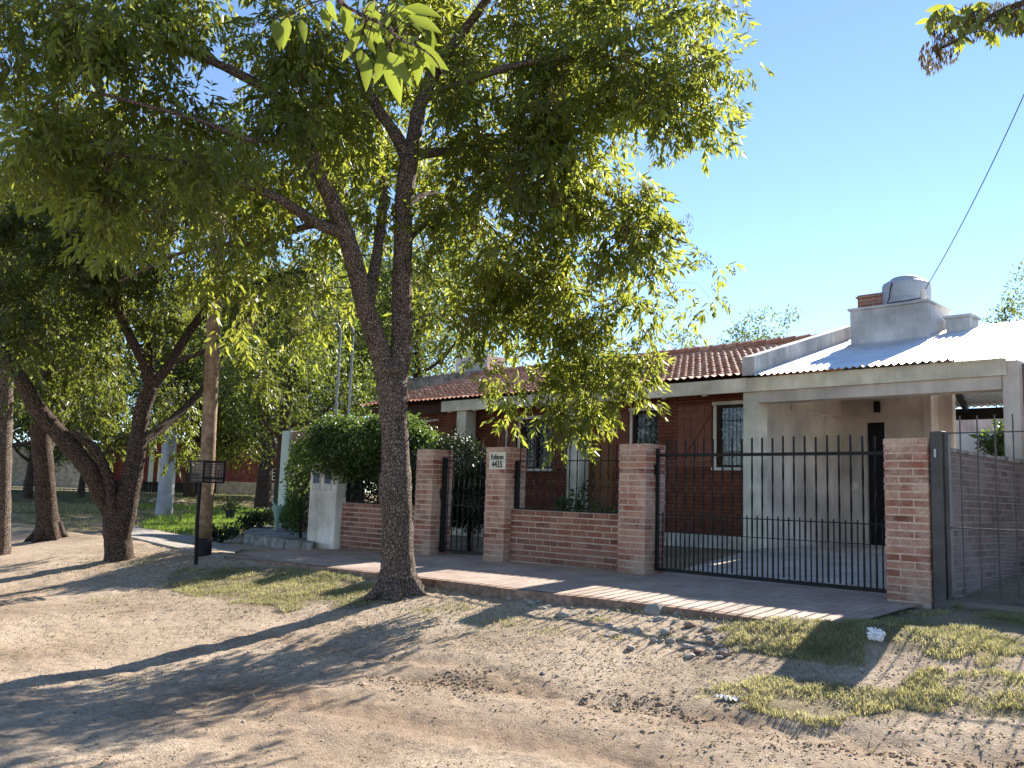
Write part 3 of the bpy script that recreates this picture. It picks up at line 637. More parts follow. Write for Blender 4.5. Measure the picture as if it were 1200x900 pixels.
# lean-to behind the carport
lt = thing('lean_to', 'dark framed lean-to roof of corrugated sheet seen through the carport', 'lean-to', (-.5, 11, .1))
V, Fq = corrugated(-5.3, -.9, 10.25, 3.5, 13.6, 3.3, pitch=.14, amp=.016); rawmesh('roof', V, Fq, M['zinc'], lt, smooth=True)
for yy, zz in ((13.5, 2.94),): m1 = MB(); m1.box(-5.3, -.9, yy, yy + .08, 3.0, 3.26); m1.build('beam', M['iron'], lt)
m1 = MB(); m1.bar((-3.2, 10.3, 3.40), (-4.0, 13.5, 3.2), .1, .12); m1.build('rafter', M['iron'], lt)
for x in (-5.2, -1.0): m1 = MB(); m1.box(x - .04, x + .04, 13.5, 13.58, 0, 2.998); m1.build('post', M['iron'], lt)
rw = thing('rear_yard_wall', 'mint green yard wall with a white top band seen through the carport', 'wall', (0, 18, 0))
m1 = MB(); m1.box(-9, 3, 18, 18.2, -.1, 3.1); m1.build('wall', M['mint'], rw); m1 = MB(); m1.box(-9, 3, 17.99, 18.21, 3.1, 3.55); m1.build('top_band', M['white'], rw)

# the buildings were drawn up oversize: bring each to its real size and spot on the plot
for t_, loc_ in ((house, (-8.727, 4.052, .138)), (cp, (-2.091, 3.80, .2135)), (tank, (-2.612, 6.673, 4.298)), (lt, (.093, 7.832, .222)), (rw, (.513, 13.712, .138))):
    t_.location = loc_; t_.scale = (.84, .84, .84)

# ------------------------------------------------------------------ brick pillars, low walls
def brick_pillar(name, label, cat, x0, x1, y0, y1, zb, zt, group, course=.0755, mat='brick'):
    t = thing(name, label, cat, ((x0 + x1) / 2, (y0 + y1) / 2, zb), group)
    mb = MB(); n = int(round((zt - zb) / course)); ch = (zt - zb) / n; W, D = x1 - x0, y1 - y0; g = .016
    mb.box(x0 + .006, x1 - .006, y0 + .006, y1 - .006, zb - .15, zt - .004, (.5, 1, 0))
    for k in range(n):
        z0 = zb + k * ch + g / 2; z1 = zb + (k + 1) * ch - g / 2; b = .335
        q = [(0, 1 - b, 0, b), (1 - b, 1, 0, 1 - b), (b, 1, 1 - b, 1), (0, b, b, 1)]
        for (a0, a1, c0, c1) in q:
            if k % 2: a0, a1 = 1 - a1, 1 - a0
            j = random.uniform(-.003, .004)
            mb.box(x0 + a0 * W + (g / 2 if a0 > 0 else -j), x0 + a1 * W - (g / 2 if a1 < 1 else -j), y0 + c0 * D + (g / 2 if c0 > 0 else -j), y0 + c1 * D - (g / 2 if c1 < 1 else -j), z0, z1, (random.random() ** .9, 0, 0), .0025)
    mb.build('brickwork', M[mat], t, tint=True)
    return t
def brick_wall(name, label, x0, x1, y0, y1, zb, zt, group=None, course=.0755):
    t = thing(name, label, 'wall', ((x0 + x1) / 2, (y0 + y1) / 2, zb), group)
    mb = MB(); n = int(round((zt - zb) / course)); ch = (zt - zb) / n; g = .017; L = .255
    mb.box(x0 + .001, x1 - .001, y0 + .006, y1 - .006, zb - .15, zt - .004, (.5, 1, 0))
    for k in range(n):
        z0 = zb + k * ch + g / 2; z1 = zb + (k + 1) * ch - g / 2; x = x0 - (L / 2 if k % 2 else 0) - random.uniform(0, .03)
        while x < x1:
            l = L + random.uniform(-.012, .012); a, b = max(x, x0), min(x + l - g, x1)
            if b - a > .03:
                j = random.uniform(-.003, .004); mb.box(a, b, y0 - j, y1 + j, z0, z1, (random.random(), 0, 0), .0025)
            x += l
    mb.build('brickwork', M['brick_low'], t, tint=True)
    return t
PG = 'brick gate pillars along the front fence'
brick_pillar('brick_pillar', 'tall brick pillar between the driveway gate and grey steel post', 'pillar', -.415, 0, 0, .40, 0, 1.55, PG)
brick_pillar('brick_pillar', 'brick pillar at the left end of the driveway gate, meeting the low wall', 'pillar', -3.68, -3.27, 0, .40, -.01, 1.555, PG)
brick_pillar('brick_pillar', 'brick pillar with the white house number plate', 'pillar', -6.06, -5.66, 0, .40, -.03, 1.55, PG)
brick_pillar('brick_pillar', 'brick pillar beside the vine, left of the narrow iron gate', 'pillar', -7.62, -7.22, 0, .40, -.06, 1.54, PG)
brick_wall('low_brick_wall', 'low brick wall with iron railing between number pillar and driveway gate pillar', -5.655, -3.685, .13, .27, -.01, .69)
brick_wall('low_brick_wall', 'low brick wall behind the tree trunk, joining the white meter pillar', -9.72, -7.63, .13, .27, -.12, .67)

# house number plate
a = atY(574, 530, -.012); b = atY(592, 550, -.012)
sg = thing('house_number_plate', 'cream plate reading Edison 4435 on the brick pillar', 'sign', (a[0], -.012, b[2]))
mb = MB(); mb.box(a[0], b[0], -.016, -.001, b[2], a[2]); mb.build('plate', M['signwhite'], sg, bevel=.002)
def text(s, x, z, size, y, mat, parent, name='lettering', wx=1.0):
    cu = bpy.data.curves.new(name, 'FONT'); cu.body = s; cu.size = size; cu.align_x = 'CENTER'; cu.extrude = .0008; cu.offset = .0028
    tmp = bpy.data.objects.new(name, cu); COL.objects.link(tmp); bpy.context.view_layer.update(); me = bpy.data.meshes.new_from_object(tmp.evaluated_get(bpy.context.evaluated_depsgraph_get())); COL.objects.unlink(tmp); bpy.data.objects.remove(tmp)
    me.materials.clear(); me.materials.append(mat); o = bpy.data.objects.new(name, me); COL.objects.link(o); org = ORG[parent.name]
    o.parent = parent; o.location = (x - org[0], y - org[1], z - org[2]); o.rotation_euler = (math.pi / 2, 0, 0); o.scale = (wx, 1, 1); return o
H = a[2] - b[2]; cx = (a[0] + b[0]) / 2
text('Edison', cx, b[2] + H * .58, H * .42, -.0185, M['ink'], sg, wx=.95); text('4435', cx, b[2] + H * .11, H * .56, -.0185, M['ink'], sg, wx=.80)

# ------------------------------------------------------------------ iron gates and railings
def twisted(x, y, z0, z1, s=.016, mb=None):
    """square bar with a forged twist"""
    own = mb is None; mb = mb or MB(); n = 18; vs = []
    for k in range(n + 1):
        z = z0 + (z1 - z0) * k / n; g = k * math.pi / 7 if .2 < k / n < .9 else 0
        for m in range(4): vs.append((x + s * .72 * math.cos(g + math.pi / 4 + m * math.pi / 2), y + s * .72 * math.sin(g + math.pi / 4 + m * math.pi / 2), z))
    fs = [(i * 4 + m, i * 4 + (m + 1) % 4, i * 4 + 4 + (m + 1) % 4, i * 4 + 4 + m) for i in range(n) for m in range(4)] + [(3, 2, 1, 0), tuple(n * 4 + m for m in range(4))]
    mb.add(vs, fs); return mb
def share(name, src, loc, parent):
    o = bpy.data.objects.new(name, src.data); COL.objects.link(o); o.parent = parent; o.location = loc; ORG[o.name] = ORG[src.name]; return o
gate = thing('driveway_gate', 'wide black iron driveway gate with tall spiked bars before the carport', 'gate', (-1.84, .2, .03))
gx0, gx1, gyy = -3.255, -.43, .2
mb = MB(); mb.box(gx0, gx0 + .035, gyy - .018, gyy + .018, .04, 1.50); mb.box(gx1 - .03, gx1, gyy - .018, gyy + .018, .04, 1.50); mb.box(gx0 + .035, gx1 - .03, gyy - .018, gyy + .018, .04, .08); mb.box(gx0 + .035, gx1 - .03, gyy - .016, gyy + .016, 1.40, 1.435)
mb.build('gate_frame', M['iron'], gate)
mb = MB(); mb.box(gx0 + .035, gx1 - .03, gyy - .006, gyy + .006, .70, .712); mb.box(gx0 + .035, gx1 - .03, gyy - .005, gyy + .005, .50, .508); mb.build('cross_rail', M['iron'], gate)
nb = 21; step = (gx1 - gx0 - .065) / (nb + 1)
for k in range(nb):
    x = gx0 + .035 + step * (k + 1)
    if k == 0: bar0 = twisted(x, gyy, .08, 1.60).build('bar', M['iron'], gate)
    else: share('bar', bar0, (step * k, 0, random.uniform(-.012, .012)), gate)
for k in range(nb + 1):
    x = gx0 + .035 + step * (k + .5)
    if k == 0: m1 = MB(); m1.box(x - .006, x + .006, gyy - .006, gyy + .006, .08, .74); sb0 = m1.build('short_bar', M['iron'], gate)
    else: share('short_bar', sb0, (step * k, 0, 0), gate)
m1 = MB(); m1.box(gx0 - .016, gx0 - .001, gyy - .03, gyy + .03, 1.18, 1.3); m1.build('hinge', M['iron'], gate)
# railing on the low wall
def railing(label, x0, x1, y, z0, z1, zr, n, frame=True):
    t = thing('iron_railing', label, 'railing', ((x0 + x1) / 2, y, z0))
    mb = MB(); mb.box(x0, x1, y - .007, y + .007, zr - .007, zr + .007); mb.box(x0, x1, y - .007, y + .007, z0 + .003, z0 + .02)
    if frame: mb.box(x0 + .0, x0 + .05, y - .02, y + .02, z0 + .02, zr - .007)
    mb.build('rail', M['iron'], t)
    for k in range(n):
        x = x0 + (x1 - x0) * (k + .6) / n
        if k == 0: b0 = twisted(x, y, z0 + .02, z1, .013).build('bar', M['iron'], t)
        else: share('bar', b0, ((x1 - x0) * k / n, 0, random.uniform(-.01, .01)), t)
    return t
railing('black spiked railing standing on the low brick wall by the driveway gate', -5.655, -3.69, .2, .69, 1.56, 1.36, 15)
railing('black railing half covered by the vine, beside the white meter pillar', -9.70, -7.64, .2, .67, 1.5, 1.3, 15)
# narrow gate
pg = thing('pedestrian_gate', 'narrow black iron gate between two brick pillars in front of the hedge', 'gate', (-6.64, .2, 0))
px0, px1 = -7.20, -6.07
mb = MB(); mb.box(px0, px0 + .06, .17, .23, .0, 1.42); mb.box(px1 - .025, px1, .185, .215, .0, 1.42); mb.box(px0 + .06, px1 - .025, .187, .213, .02, .05); mb.box(px0 + .06, px1 - .025, .192, .208, 1.36, 1.38); mb.box(px0 + .06, px1 - .025, .194, .206, .70, .712); mb.build('gate_frame', M['iron'], pg)
mb = MB(); mb.box(px0 - .005, px0 + .07, .15, .17, .78, .95); mb.tube([(px0 + .03, .15, .88), (px0 + .03, .11, .88), (px0 + .1, .11, .88)], .008, 6); mb.build('lock', M['iron'], pg)
for k in range(9):
    x = px0 + .06 + (px1 - px0 - .085) * (k + .5) / 9
    if k == 0: b0 = twisted(x, .2, .05, 1.6, .013).build('bar', M['iron'], pg)
    else: share('bar', b0, ((px1 - px0 - .085) * k / 9, 0, 0), pg)
mb = MB(); mb.box(px0 + .02, px1 - .02, .9, 1.2, -.1, .06); mb.box(px0 + .02, px1 - .02, 1.2, 1.5, -.1, .22)
tag(mb.build('entrance_steps', M['concrete'], bevel=.01), 'grey concrete steps behind the narrow iron gate', 'steps')
# neighbour's gate
ng = thing('neighbour_gate', 'grey iron gate of thin bars and wire mesh at the right edge', 'gate', (.9, .12, .02))
mb = MB(); mb.box(.135, .17, .06, .12, .05, 1.60); mb.box(.17, 1.9, .07, .10, .05, .08); mb.box(.17, 1.9, .08, .095, 1.585, 1.597); mb.box(.17, 1.9, .08, .095, .70, .715); mb.build('gate_frame', M['greyiron'], ng)
for k in range(11):
    x = .27 + k * .15
    if k == 0: m1 = MB(); m1.tube([(x, .085, .08), (x, .085, 1.75)], .0075, 6); b0 = m1.build('bar', M['greyiron'], ng)
    else: share('bar', b0, (.15 * k, 0, 0), ng)
mb = MB()
for k in range(27): z = .16 + k * .032; mb.tube([(.52, .07, z), (1.9, .07, z + random.uniform(-.004, .004))], .0022, 4, cap=False)
for k in range(26): x = .53 + k * .053; mb.tube([(x, .0672, .1), (x, .0672, 1.0)], .0018, 4, cap=False)
mb.build('wire_mesh', M['greyiron'], ng)
gp = thing('gate_post', 'square grey steel post between the brick pillar and thin barred gate', 'post', (.07, .1, 0))
mb = MB(); mb.box(.012, .125, .03, .15, -.1, 1.61); mb.build('post', M['greyiron'], gp, bevel=.004)
mb = MB(); mb.box(.055, .075, .012, .029, 1.36, 1.44); mb.build('latch', M['steel'], gp)
nw = thing('boundary_wall', 'old pale brick boundary wall running back behind the thin barred gate', 'wall', (-.2, 2, 0))
mb = MB(); mb.box(-.27, -.13, .42, 3.55, -.3, 1.47); mb.build('brickwork', M['oldbrick'], nw)
mb = MB()
for k in range(13): y = .43 + k * .24; mb.box(-.285, -.115, y, y + .225, 1.472, 1.505 + random.uniform(0, .02), j=.004)
mb.build('coping', M['oldcement'], nw)
mb = MB(); mb.box(-.17, .8, 3.75, 3.95, -.1, 2.75); mb.build('end_panel', M['oldbrick'], nw)

# meter pillar
mp = thing('meter_pillar', 'white rendered meter pillar with two grey meter boxes under the vine', 'meter pillar', (-10.2, .3, -.13))
mb = MB(); mb.box(-10.56, -9.74, .0, .55, -.3, 1.33); mb.build('pillar', M['white'], mp, bevel=.015)
for dx in (-10.47, -10.12):
    m1 = MB(); m1.box(dx, dx + .24, -.012, -.001, .86, 1.19); bx = m1.build('meter_box', M['steel'], mp, bevel=.004)
    m1 = MB(); m1.box(dx + .03, dx + .21, -.018, -.013, .98, 1.16); m1.build('meter_window', M['bluepot'], bx)
for px in (393, 408):
    p = atY(px, 495, .4); q = atY(px + 3, 388, .4)
    m1 = MB(); m1.tube([(p[0], .4, 1.33), (p[0], .4, q[2])], .024, 8); m1.tube([(p[0], .4, q[2]), (p[0] - .03, .34, q[2] + .12), (p[0] - .03, .24, q[2] + .1)], .024, 8); m1.build('service_pipe', M['steel'], mp)

# ------------------------------------------------------------------ trees
def P(px, py, D): return atD(px, py, D)
def smooth_path(pts, rad, sub=4):
    pts = [np.array(p, float) for p in pts]; out, ro = [], []
    for i in range(len(pts) - 1):
        p0, p1, p2, p3 = pts[max(i - 1, 0)], pts[i], pts[i + 1], pts[min(i + 2, len(pts) - 1)]
        for k in range(sub):
            t = k / sub; out.append(.5 * ((2 * p1) + (-p0 + p2) * t + (2 * p0 - 5 * p1 + 4 * p2 - p3) * t * t + (-p0 + 3 * p1 - 3 * p2 + p3) * t ** 3)); ro.append(rad[i] + (rad[i + 1] - rad[i]) * t)
    out.append(pts[-1]); ro.append(rad[-1]); return out, ro
def limbs(mb, paths, D0, n=10):
    """paths: list of [(px, py, depth offset, diameter in px)]"""
    nodes = []
    for path in paths:
        pts = [P(a, b, D0 + d) for a, b, d, w_ in path]; rad = [w_ / 2 * (D0 + d) / F for a, b, d, w_ in path]
        sp, sr = smooth_path(pts, rad); mb.tube(sp, sr, n, wob=.06); nodes += list(zip(sp, sr))
    return nodes
def blob_points(blobs, D0, dens, jitter=1.0):
    """cluster centres in lumps given as (px, py, rx, ry, depth offset, depth radius[, weight])"""
    out = []
    for b in blobs:
        px, py, rx, ry, d, rd = b[:6]; rd *= .78; wgt = b[6] if len(b) > 6 else 1
        s = (D0 + d) / F; vol = rx * s * ry * s * rd * 4.19; n = max(6, int(vol * dens * wgt))
        m = max(2, n // 6); sub = rand_dir(m) * rng.random((m, 1)) ** .38
        c = np.array([P(px + a * rx, py + b_ * ry, D0 + d + c * rd) for a, b_, c in sub])
        out.append(np.repeat(c, -(-n // m), 0)[:n] + rng.normal(size=(n, 3)) * [.14, .14, .17])
    return np.concatenate(out)
def twigs(mb, nodes, cents, maxr=.03, minr=.004):
    """grow twigs: each leaf cluster joins the nearest limb or an earlier twig"""
    n0 = len(nodes); n = n0 + 2 * len(cents)
    NP = np.zeros((n, 3)); NR = np.zeros(n); NP[:n0] = [q[0] for q in nodes]; NR[:n0] = [q[1] for q in nodes]
    cents = np.asarray(cents); d0 = np.array([np.min(((NP[:n0] - c) ** 2).sum(1)) for c in cents]); k = n0
    for c in cents[np.argsort(d0)]:
        dv = np.sqrt(((NP[:k] - c) ** 2).sum(1)); cost = dv + np.where(NR[:k] < .008, .08, 0) + np.where(dv < .12, .3, 0); i = int(np.argmin(cost)); p = NP[i]; L = dv[i]
        m = (p + c) / 2 + np.array([0, 0, .10 * L]) + rng.normal(size=3) * .09 * L; r = min(NR[i] * .75, .004 + .011 * L)
        mb.tube([p, m, c], [r, r * .75, max(r * .45, .0025)], 4, cap=False)
        NP[k] = m; NR[k] = r * .75; NP[k + 1] = c; NR[k + 1] = max(r * .45, .0025); k += 2
def parts_tree(label, base, nodes_mb, cr, mats, twig_mb=None, seed=None, group=None, name='ash_tree', bark='bark'):
    t = thing(name, label, 'tree', base, group)
    nodes_mb.build('trunk', M[bark], t, smooth=True)
    if twig_mb is not None: twig_mb.build('branches', M[bark], t, smooth=True)
    V, Fc, T = cr; rawmesh('crown', V, Fc, M[mats[0]], t, tint=T)
    if seed is not None: o = rawmesh('seed_clusters', seed[0], seed[1], M['seed'], t, tint=seed[2]); o['kind'] = 'stuff'
    return t

# --- the big ash in front of the house
base = G(467, 697); D0 = depth(base)
tm = MB(); mainp = [
 [(466, 712, 0, 66), (467, 694, 0, 52), (466, 672, 0, 43), (466, 640, 0, 38), (465, 600, 0, 36), (463, 572, 0, 39), (464, 545, 0, 33), (462, 500, 0, 31), (459, 455, 0, 36), (460, 428, 0, 34)],
 [(462, 450, 0, 28), (470, 410, .05, 25), (471, 350, .1, 23), (472, 290, .15, 22), (474, 230, .2, 21), (480, 185, .3, 22)],
 [(458, 450, 0, 28), (444, 408, -.05, 25), (430, 365, -.2, 23), (416, 310, -.35, 21), (398, 255, -.5, 19), (372, 200, -.6, 18), (350, 150, -.7, 16), (322, 112, -.8, 14), (262, 78, -.9, 10), (170, 40, -1, 6)],
 [(432, 355, -.2, 16), (440, 310, 0, 13), (447, 260, .3, 11), (449, 215, .5, 9), (436, 170, .8, 7), (425, 120, 1.0, 5), (430, 60, 1.1, 3)],
 [(405, 275, -.4, 14), (372, 262, -.7, 13), (330, 235, -1.0, 11), (285, 215, -1.2, 9), (215, 190, -1.5, 6), (120, 180, -1.8, 4)],
 [(398, 262, -.5, 10), (360, 265, -.2, 8), (300, 285, 0, 6), (230, 290, .2, 5), (140, 330, .3, 3)],
 [(480, 190, .3, 18), (462, 155, .3, 14), (438, 120, .2, 12), (418, 70, .1, 9), (395, -10, 0, 8)],
 [(480, 190, .3, 20), (487, 150, .4, 18), (494, 118, .5, 16), (518, 72, .7, 13), (552, 25, .9, 11), (600, -40, 1.2, 9)],
 [(480, 183, .3, 12), (520, 178, .5, 11), (560, 182, .9, 10), (590, 208, 1.2, 8), (640, 262, 1.6, 6), (680, 330, 1.9, 4)],
 [(494, 118, .5, 10), (560, 90, .2, 9), (640, 70, 0, 7), (730, 70, -.1, 6), (820, 110, -.2, 4)],
 [(552, 178, .9, 7), (620, 190, .6, 7), (700, 220, .4, 5), (790, 280, .3, 3)],
 [(472, 290, .15, 9), (500, 262, .5, 7), (550, 250, 1.0, 5), (610, 300, 1.3, 3)],
 [(474, 240, .2, 8), (520, 230, .9, 7), (580, 300, 1.6, 5), (620, 390, 2.0, 3)],
 [(350, 150, -.7, 8), (300, 165, -1.3, 7), (230, 140, -1.8, 5), (120, 110, -2.2, 4)]]
nodes = limbs(tm, mainp, D0, 14)
# knots and root flare
for (kx, ky, kr) in ((462, 432, 9),):
    c = P(kx, ky, D0 - .15); rr = kr * D0 / F
    tm.lathe((c[0], c[1], c[2] - rr * .7), [(rr * .3, 0), (rr * .8, rr * .35), (rr * .9, rr * .7), (rr * .75, rr * 1.1), (rr * .2, rr * 1.5)], 10)
for k in range(6):
    g = k * 1.05 + .3; d = np.array([math.cos(g), math.sin(g), 0])
    tm.tube([base + d * .12 + [0, 0, .2], base + d * .24 + [0, 0, .04], base + d * .40 + [0, 0, -.05]], [.10, .08, .03], 8, wob=.1)
blobs = [(762, 60, 80, 75, -.2, 1.1), (812, 132, 42, 44, -.2, .7), (838, 95, 24, 40, -.2, .4), (790, 162, 28, 24, -.2, .5), (700, 110, 90, 80, .2, 1.2),
 (715, 255, 75, 55, .3, 1.0), (795, 300, 42, 20, .3, .5, 1.4), (775, 240, 36, 26, .3, .5, 1.3), (740, 330, 50, 30, .6, .6), (765, 275, 30, 30, .4, .5), (640, 200, 85, 80, .3, 1.2), (640, 330, 75, 60, 1.0, 1.2), (700, 365, 62, 45, 1.2, .8), (742, 425, 34, 48, 1.2, .6, 1.3), (718, 468, 30, 24, 1.2, .4, 1.3), (690, 440, 50, 36, 1.1, .6, 1.2), (760, 370, 24, 24, 1.0, .5),
 (645, 425, 48, 40, 1.0, .7), (588, 452, 22, 26, .9, .4), (655, 480, 30, 22, 1.0, .4), (570, 370, 45, 45, .7, .8), (575, 280, 60, 60, .5, 1.2), (575, 130, 75, 75, .6, 1.2), (600, 30, 120, 60, .5, 1.4), (740, -10, 110, 40, 0, 1.2), (560, 210, 60, 45, .8, 1.0),
 (470, 40, 90, 60, .6, 1.2, .7), (375, 90, 70, 80, .2, 1.0, .6), (300, 60, 90, 70, -.6, 1.3, .8), (210, 50, 90, 70, -.9, 1.3, .8), (280, 165, 75, 55, -.9, 1.2, .55), (190, 150, 80, 60, -1.3, 1.2, .8), (100, 110, 80, 70, -1.5, 1.2, .8), (90, 20, 100, 50, -1.3, 1.3, .8),
 (340, 210, 60, 45, -.2, 1.0, .6), (300, 130, 50, 40, -1.3, .4, .5), (415, 225, 40, 35, .6, .6, .5), (395, 310, 40, 40, .3, .8, .6), (300, 250, 60, 40, -.6, .9), (200, 235, 70, 40, -1.2, .9), (110, 215, 70, 45, -1.6, .9), (260, 320, 60, 35, 0, .8), (380, 350, 35, 30, -.2, .6), (500, 270, 35, 40, .3, .7), (520, 340, 30, 35, .6, .6), (430, 250, 50, 55, 1.0, .8, .6), (505, 200, 40, 50, 1.3, .6, .7), (450, 140, 55, 50, 1.3, .8, .7), (420, 150, 110, 90, 2.2, 1.2, .55), (350, 230, 80, 60, 2.0, 1.0, .6), (250, 200, 90, 80, 1.6, 1.2, .5), (520, 40, 110, 70, 2.0, 1.2, .6), (440, -110, 170, 60, .8, 1.8, .6), (250, -90, 170, 60, 0, 1.8, .6), (80, -80, 130, 60, -.6, 1.6, .6), (640, -100, 130, 50, .5, 1.6, .6), (30, 160, 60, 70, -1.6, 1), (20, 60, 60, 70, -1.6, 1)]
cents = blob_points(blobs, D0, 26)
bm2 = MB(); twigs(bm2, nodes, cents)
cr = compound(cents, 9, .20, .122, .038, tone=np.clip(rng.normal(.5, .25, len(cents)), 0, 1))
sc = cents[rng.random(len(cents)) < .6] + rng.normal(size=(int(1), 3)) * .0
sc = sc + rng.normal(size=sc.shape) * .12
sd = seeds(sc, 46, .08, .042, .010, tone=rng.random(len(sc)))
print('main tree clusters', len(cents), 'leaflets', len(cr[1]) // 2, 'D0', D0, base)
parts_tree('big forked ash with furrowed trunk on the verge in front of the house', base, tm, cr, ['ash_leaf'], bm2, sd)

# --- the V-shaped tree by the pole
b1 = G(140, 655); D1 = depth(b1); tm = MB()
nodes = limbs(tm, [
 [(140, 668, 0, 44), (140, 652, 0, 33), (138, 630, 0, 30), (137, 610, 0, 31), (143, 588, 0, 27), (152, 565, .05, 23)],
 [(137, 628, 0, 22), (131, 604, 0, 21), (120, 582, -.1, 20), (104, 550, -.3, 21), (78, 518, -.5, 21), (45, 480, -.7, 19), (15, 430, -.9, 17), (-25, 390, -1.1, 14), (-80, 330, -1.3, 10)],
 [(136, 612, -.05, 13), (132, 590, -.15, 13), (127, 563, -.2, 12), (112, 528, -.35, 12), (85, 505, -.5, 10)],
 [(140, 640, 0, 22), (143, 618, 0, 25), (148, 594, 0, 25), (155, 560, .05, 23), (162, 515, .1, 20), (167, 480, .1, 18), (178, 452, .1, 17)],
 [(178, 455, .1, 13), (168, 425, 0, 12), (148, 385, -.1, 11), (135, 345, -.2, 10), (125, 290, -.3, 7), (110, 200, -.4, 5)],
 [(178, 455, .1, 13), (200, 425, .2, 12), (228, 380, .4, 10), (262, 345, .6, 8), (320, 325, .8, 6), (380, 310, .9, 4)],
 [(164, 520, .1, 12), (188, 502, .5, 11), (215, 480, .9, 9), (250, 440, 1.3, 7), (280, 380, 1.6, 5)],
 [(178, 452, .1, 8), (176, 410, .4, 7), (160, 360, .6, 6), (175, 280, .8, 5)],
 [(200, 425, .2, 6), (238, 412, -.3, 5), (275, 385, -.6, 4)]], D1, 12)
blobs = [(100, 300, 90, 60, -.2, 1.5), (190, 330, 80, 50, .2, 1.4), (40, 260, 80, 70, -.7, 1.4), (270, 330, 60, 45, .8, 1.1), (60, 390, 70, 45, -.5, 1.0), (150, 230, 100, 60, 0, 1.6), (240, 250, 80, 55, .5, 1.4), (20, 330, 50, 60, -.8, 1.0),
 (310, 370, 50, 35, 1, .8), (200, 470, 45, 45, 2.0, .8), (215, 515, 34, 18, 2.2, .6), (280, 430, 40, 40, 2, .8), (95, 470, 40, 40, 1.5, .8), (130, 510, 30, 25, 2, .6), (230, 400, 35, 30, .7, .6), (100, 420, 45, 25, 0, .7), (350, 300, 50, 45, 1, 1), (120, 160, 110, 50, 0, 1.6), (180, 395, 35, 30, .2, .6)]
cents = blob_points(blobs, D1, 16); bm2 = MB(); twigs(bm2, nodes, cents)
cr = compound(cents, 9, .28, .12, .040, tone=np.clip(rng.normal(.4, .25, len(cents)), 0, 1))
sc = cents[rng.random(len(cents)) < .25]; sd = seeds(sc, 36, .09, .045, .011)
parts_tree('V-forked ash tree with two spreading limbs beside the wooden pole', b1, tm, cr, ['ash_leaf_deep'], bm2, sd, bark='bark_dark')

# --- the dark upright trunk further along the street
b2 = G(57, 632); D2 = depth(b2); tm = MB()
nodes = limbs(tm, [
 [(58, 642, 0, 44), (57, 630, 0, 30), (55, 600, 0, 24), (52, 560, 0, 22), (48, 510, 0, 22), (46, 470, 0, 24)],
 [(46, 480, 0, 16), (38, 430, .2, 14), (28, 370, .4, 11), (15, 280, .6, 8)], [(48, 480, 0, 16), (58, 430, 0, 13), (72, 370, 0, 11), (88, 290, 0, 7)], [(52, 545, 0, 9), (66, 505, .6, 8), (92, 455, 1.2, 6), (120, 400, 1.8, 5)]], D2, 12)
for k in range(6):
    g = k * 1.05; d = np.array([math.cos(g), math.sin(g), 0]); tm.tube([b2 + d * .10 + [0, 0, .32], b2 + d * .21 + [0, 0, .10], b2 + d * .42 + [0, 0, -.06]], [.12, .09, .03], 8, wob=.1)
blobs = [(30, 330, 70, 60, .5, 1.8), (90, 360, 70, 55, .2, 1.8), (60, 440, 60, 30, .2, 1.2), (120, 430, 50, 30, 1.2, 1.2), (20, 420, 40, 40, .4, 1.2), (60, 250, 110, 60, .3, 2)]
cents = blob_points(blobs, D2, 12); bm2 = MB(); twigs(bm2, nodes, cents)
cr = compound(cents, 9, .34, .13, .048, tone=np.clip(rng.normal(.4, .25, len(cents)), 0, 1))
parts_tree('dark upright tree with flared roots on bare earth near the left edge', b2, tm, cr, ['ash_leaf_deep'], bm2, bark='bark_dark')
# --- trunk at the very left edge
b3 = G(-3, 650); D3 = depth(b3); tm = MB()
nodes = limbs(tm, [[(-3, 660, 0, 34), (-2, 640, 0, 26), (0, 590, 0, 23), (2, 520, 0, 22), (4, 460, 0, 22), (8, 400, 0, 18), (14, 320, 0, 12), (30, 220, 0, 7)], [(4, 470, 0, 12), (-30, 400, .2, 9), (-70, 320, .4, 6)]], D3, 12)
blobs = [(0, 330, 60, 70, 0, 1.2), (-40, 250, 90, 80, 0, 1.5), (20, 420, 26, 40, .2, .5), (30, 220, 60, 50, 0, 1)]
cents = blob_points(blobs, D3, 9); bm2 = MB(); twigs(bm2, nodes, cents)
cr = compound(cents, 9, .34, .10, .035, tone=np.clip(rng.normal(.4, .2, len(cents)), 0, 1))
parts_tree('tree whose pale trunk is cut by the left edge of the picture', b3, tm, cr, ['ash_leaf_deep'], bm2, bark='bark')

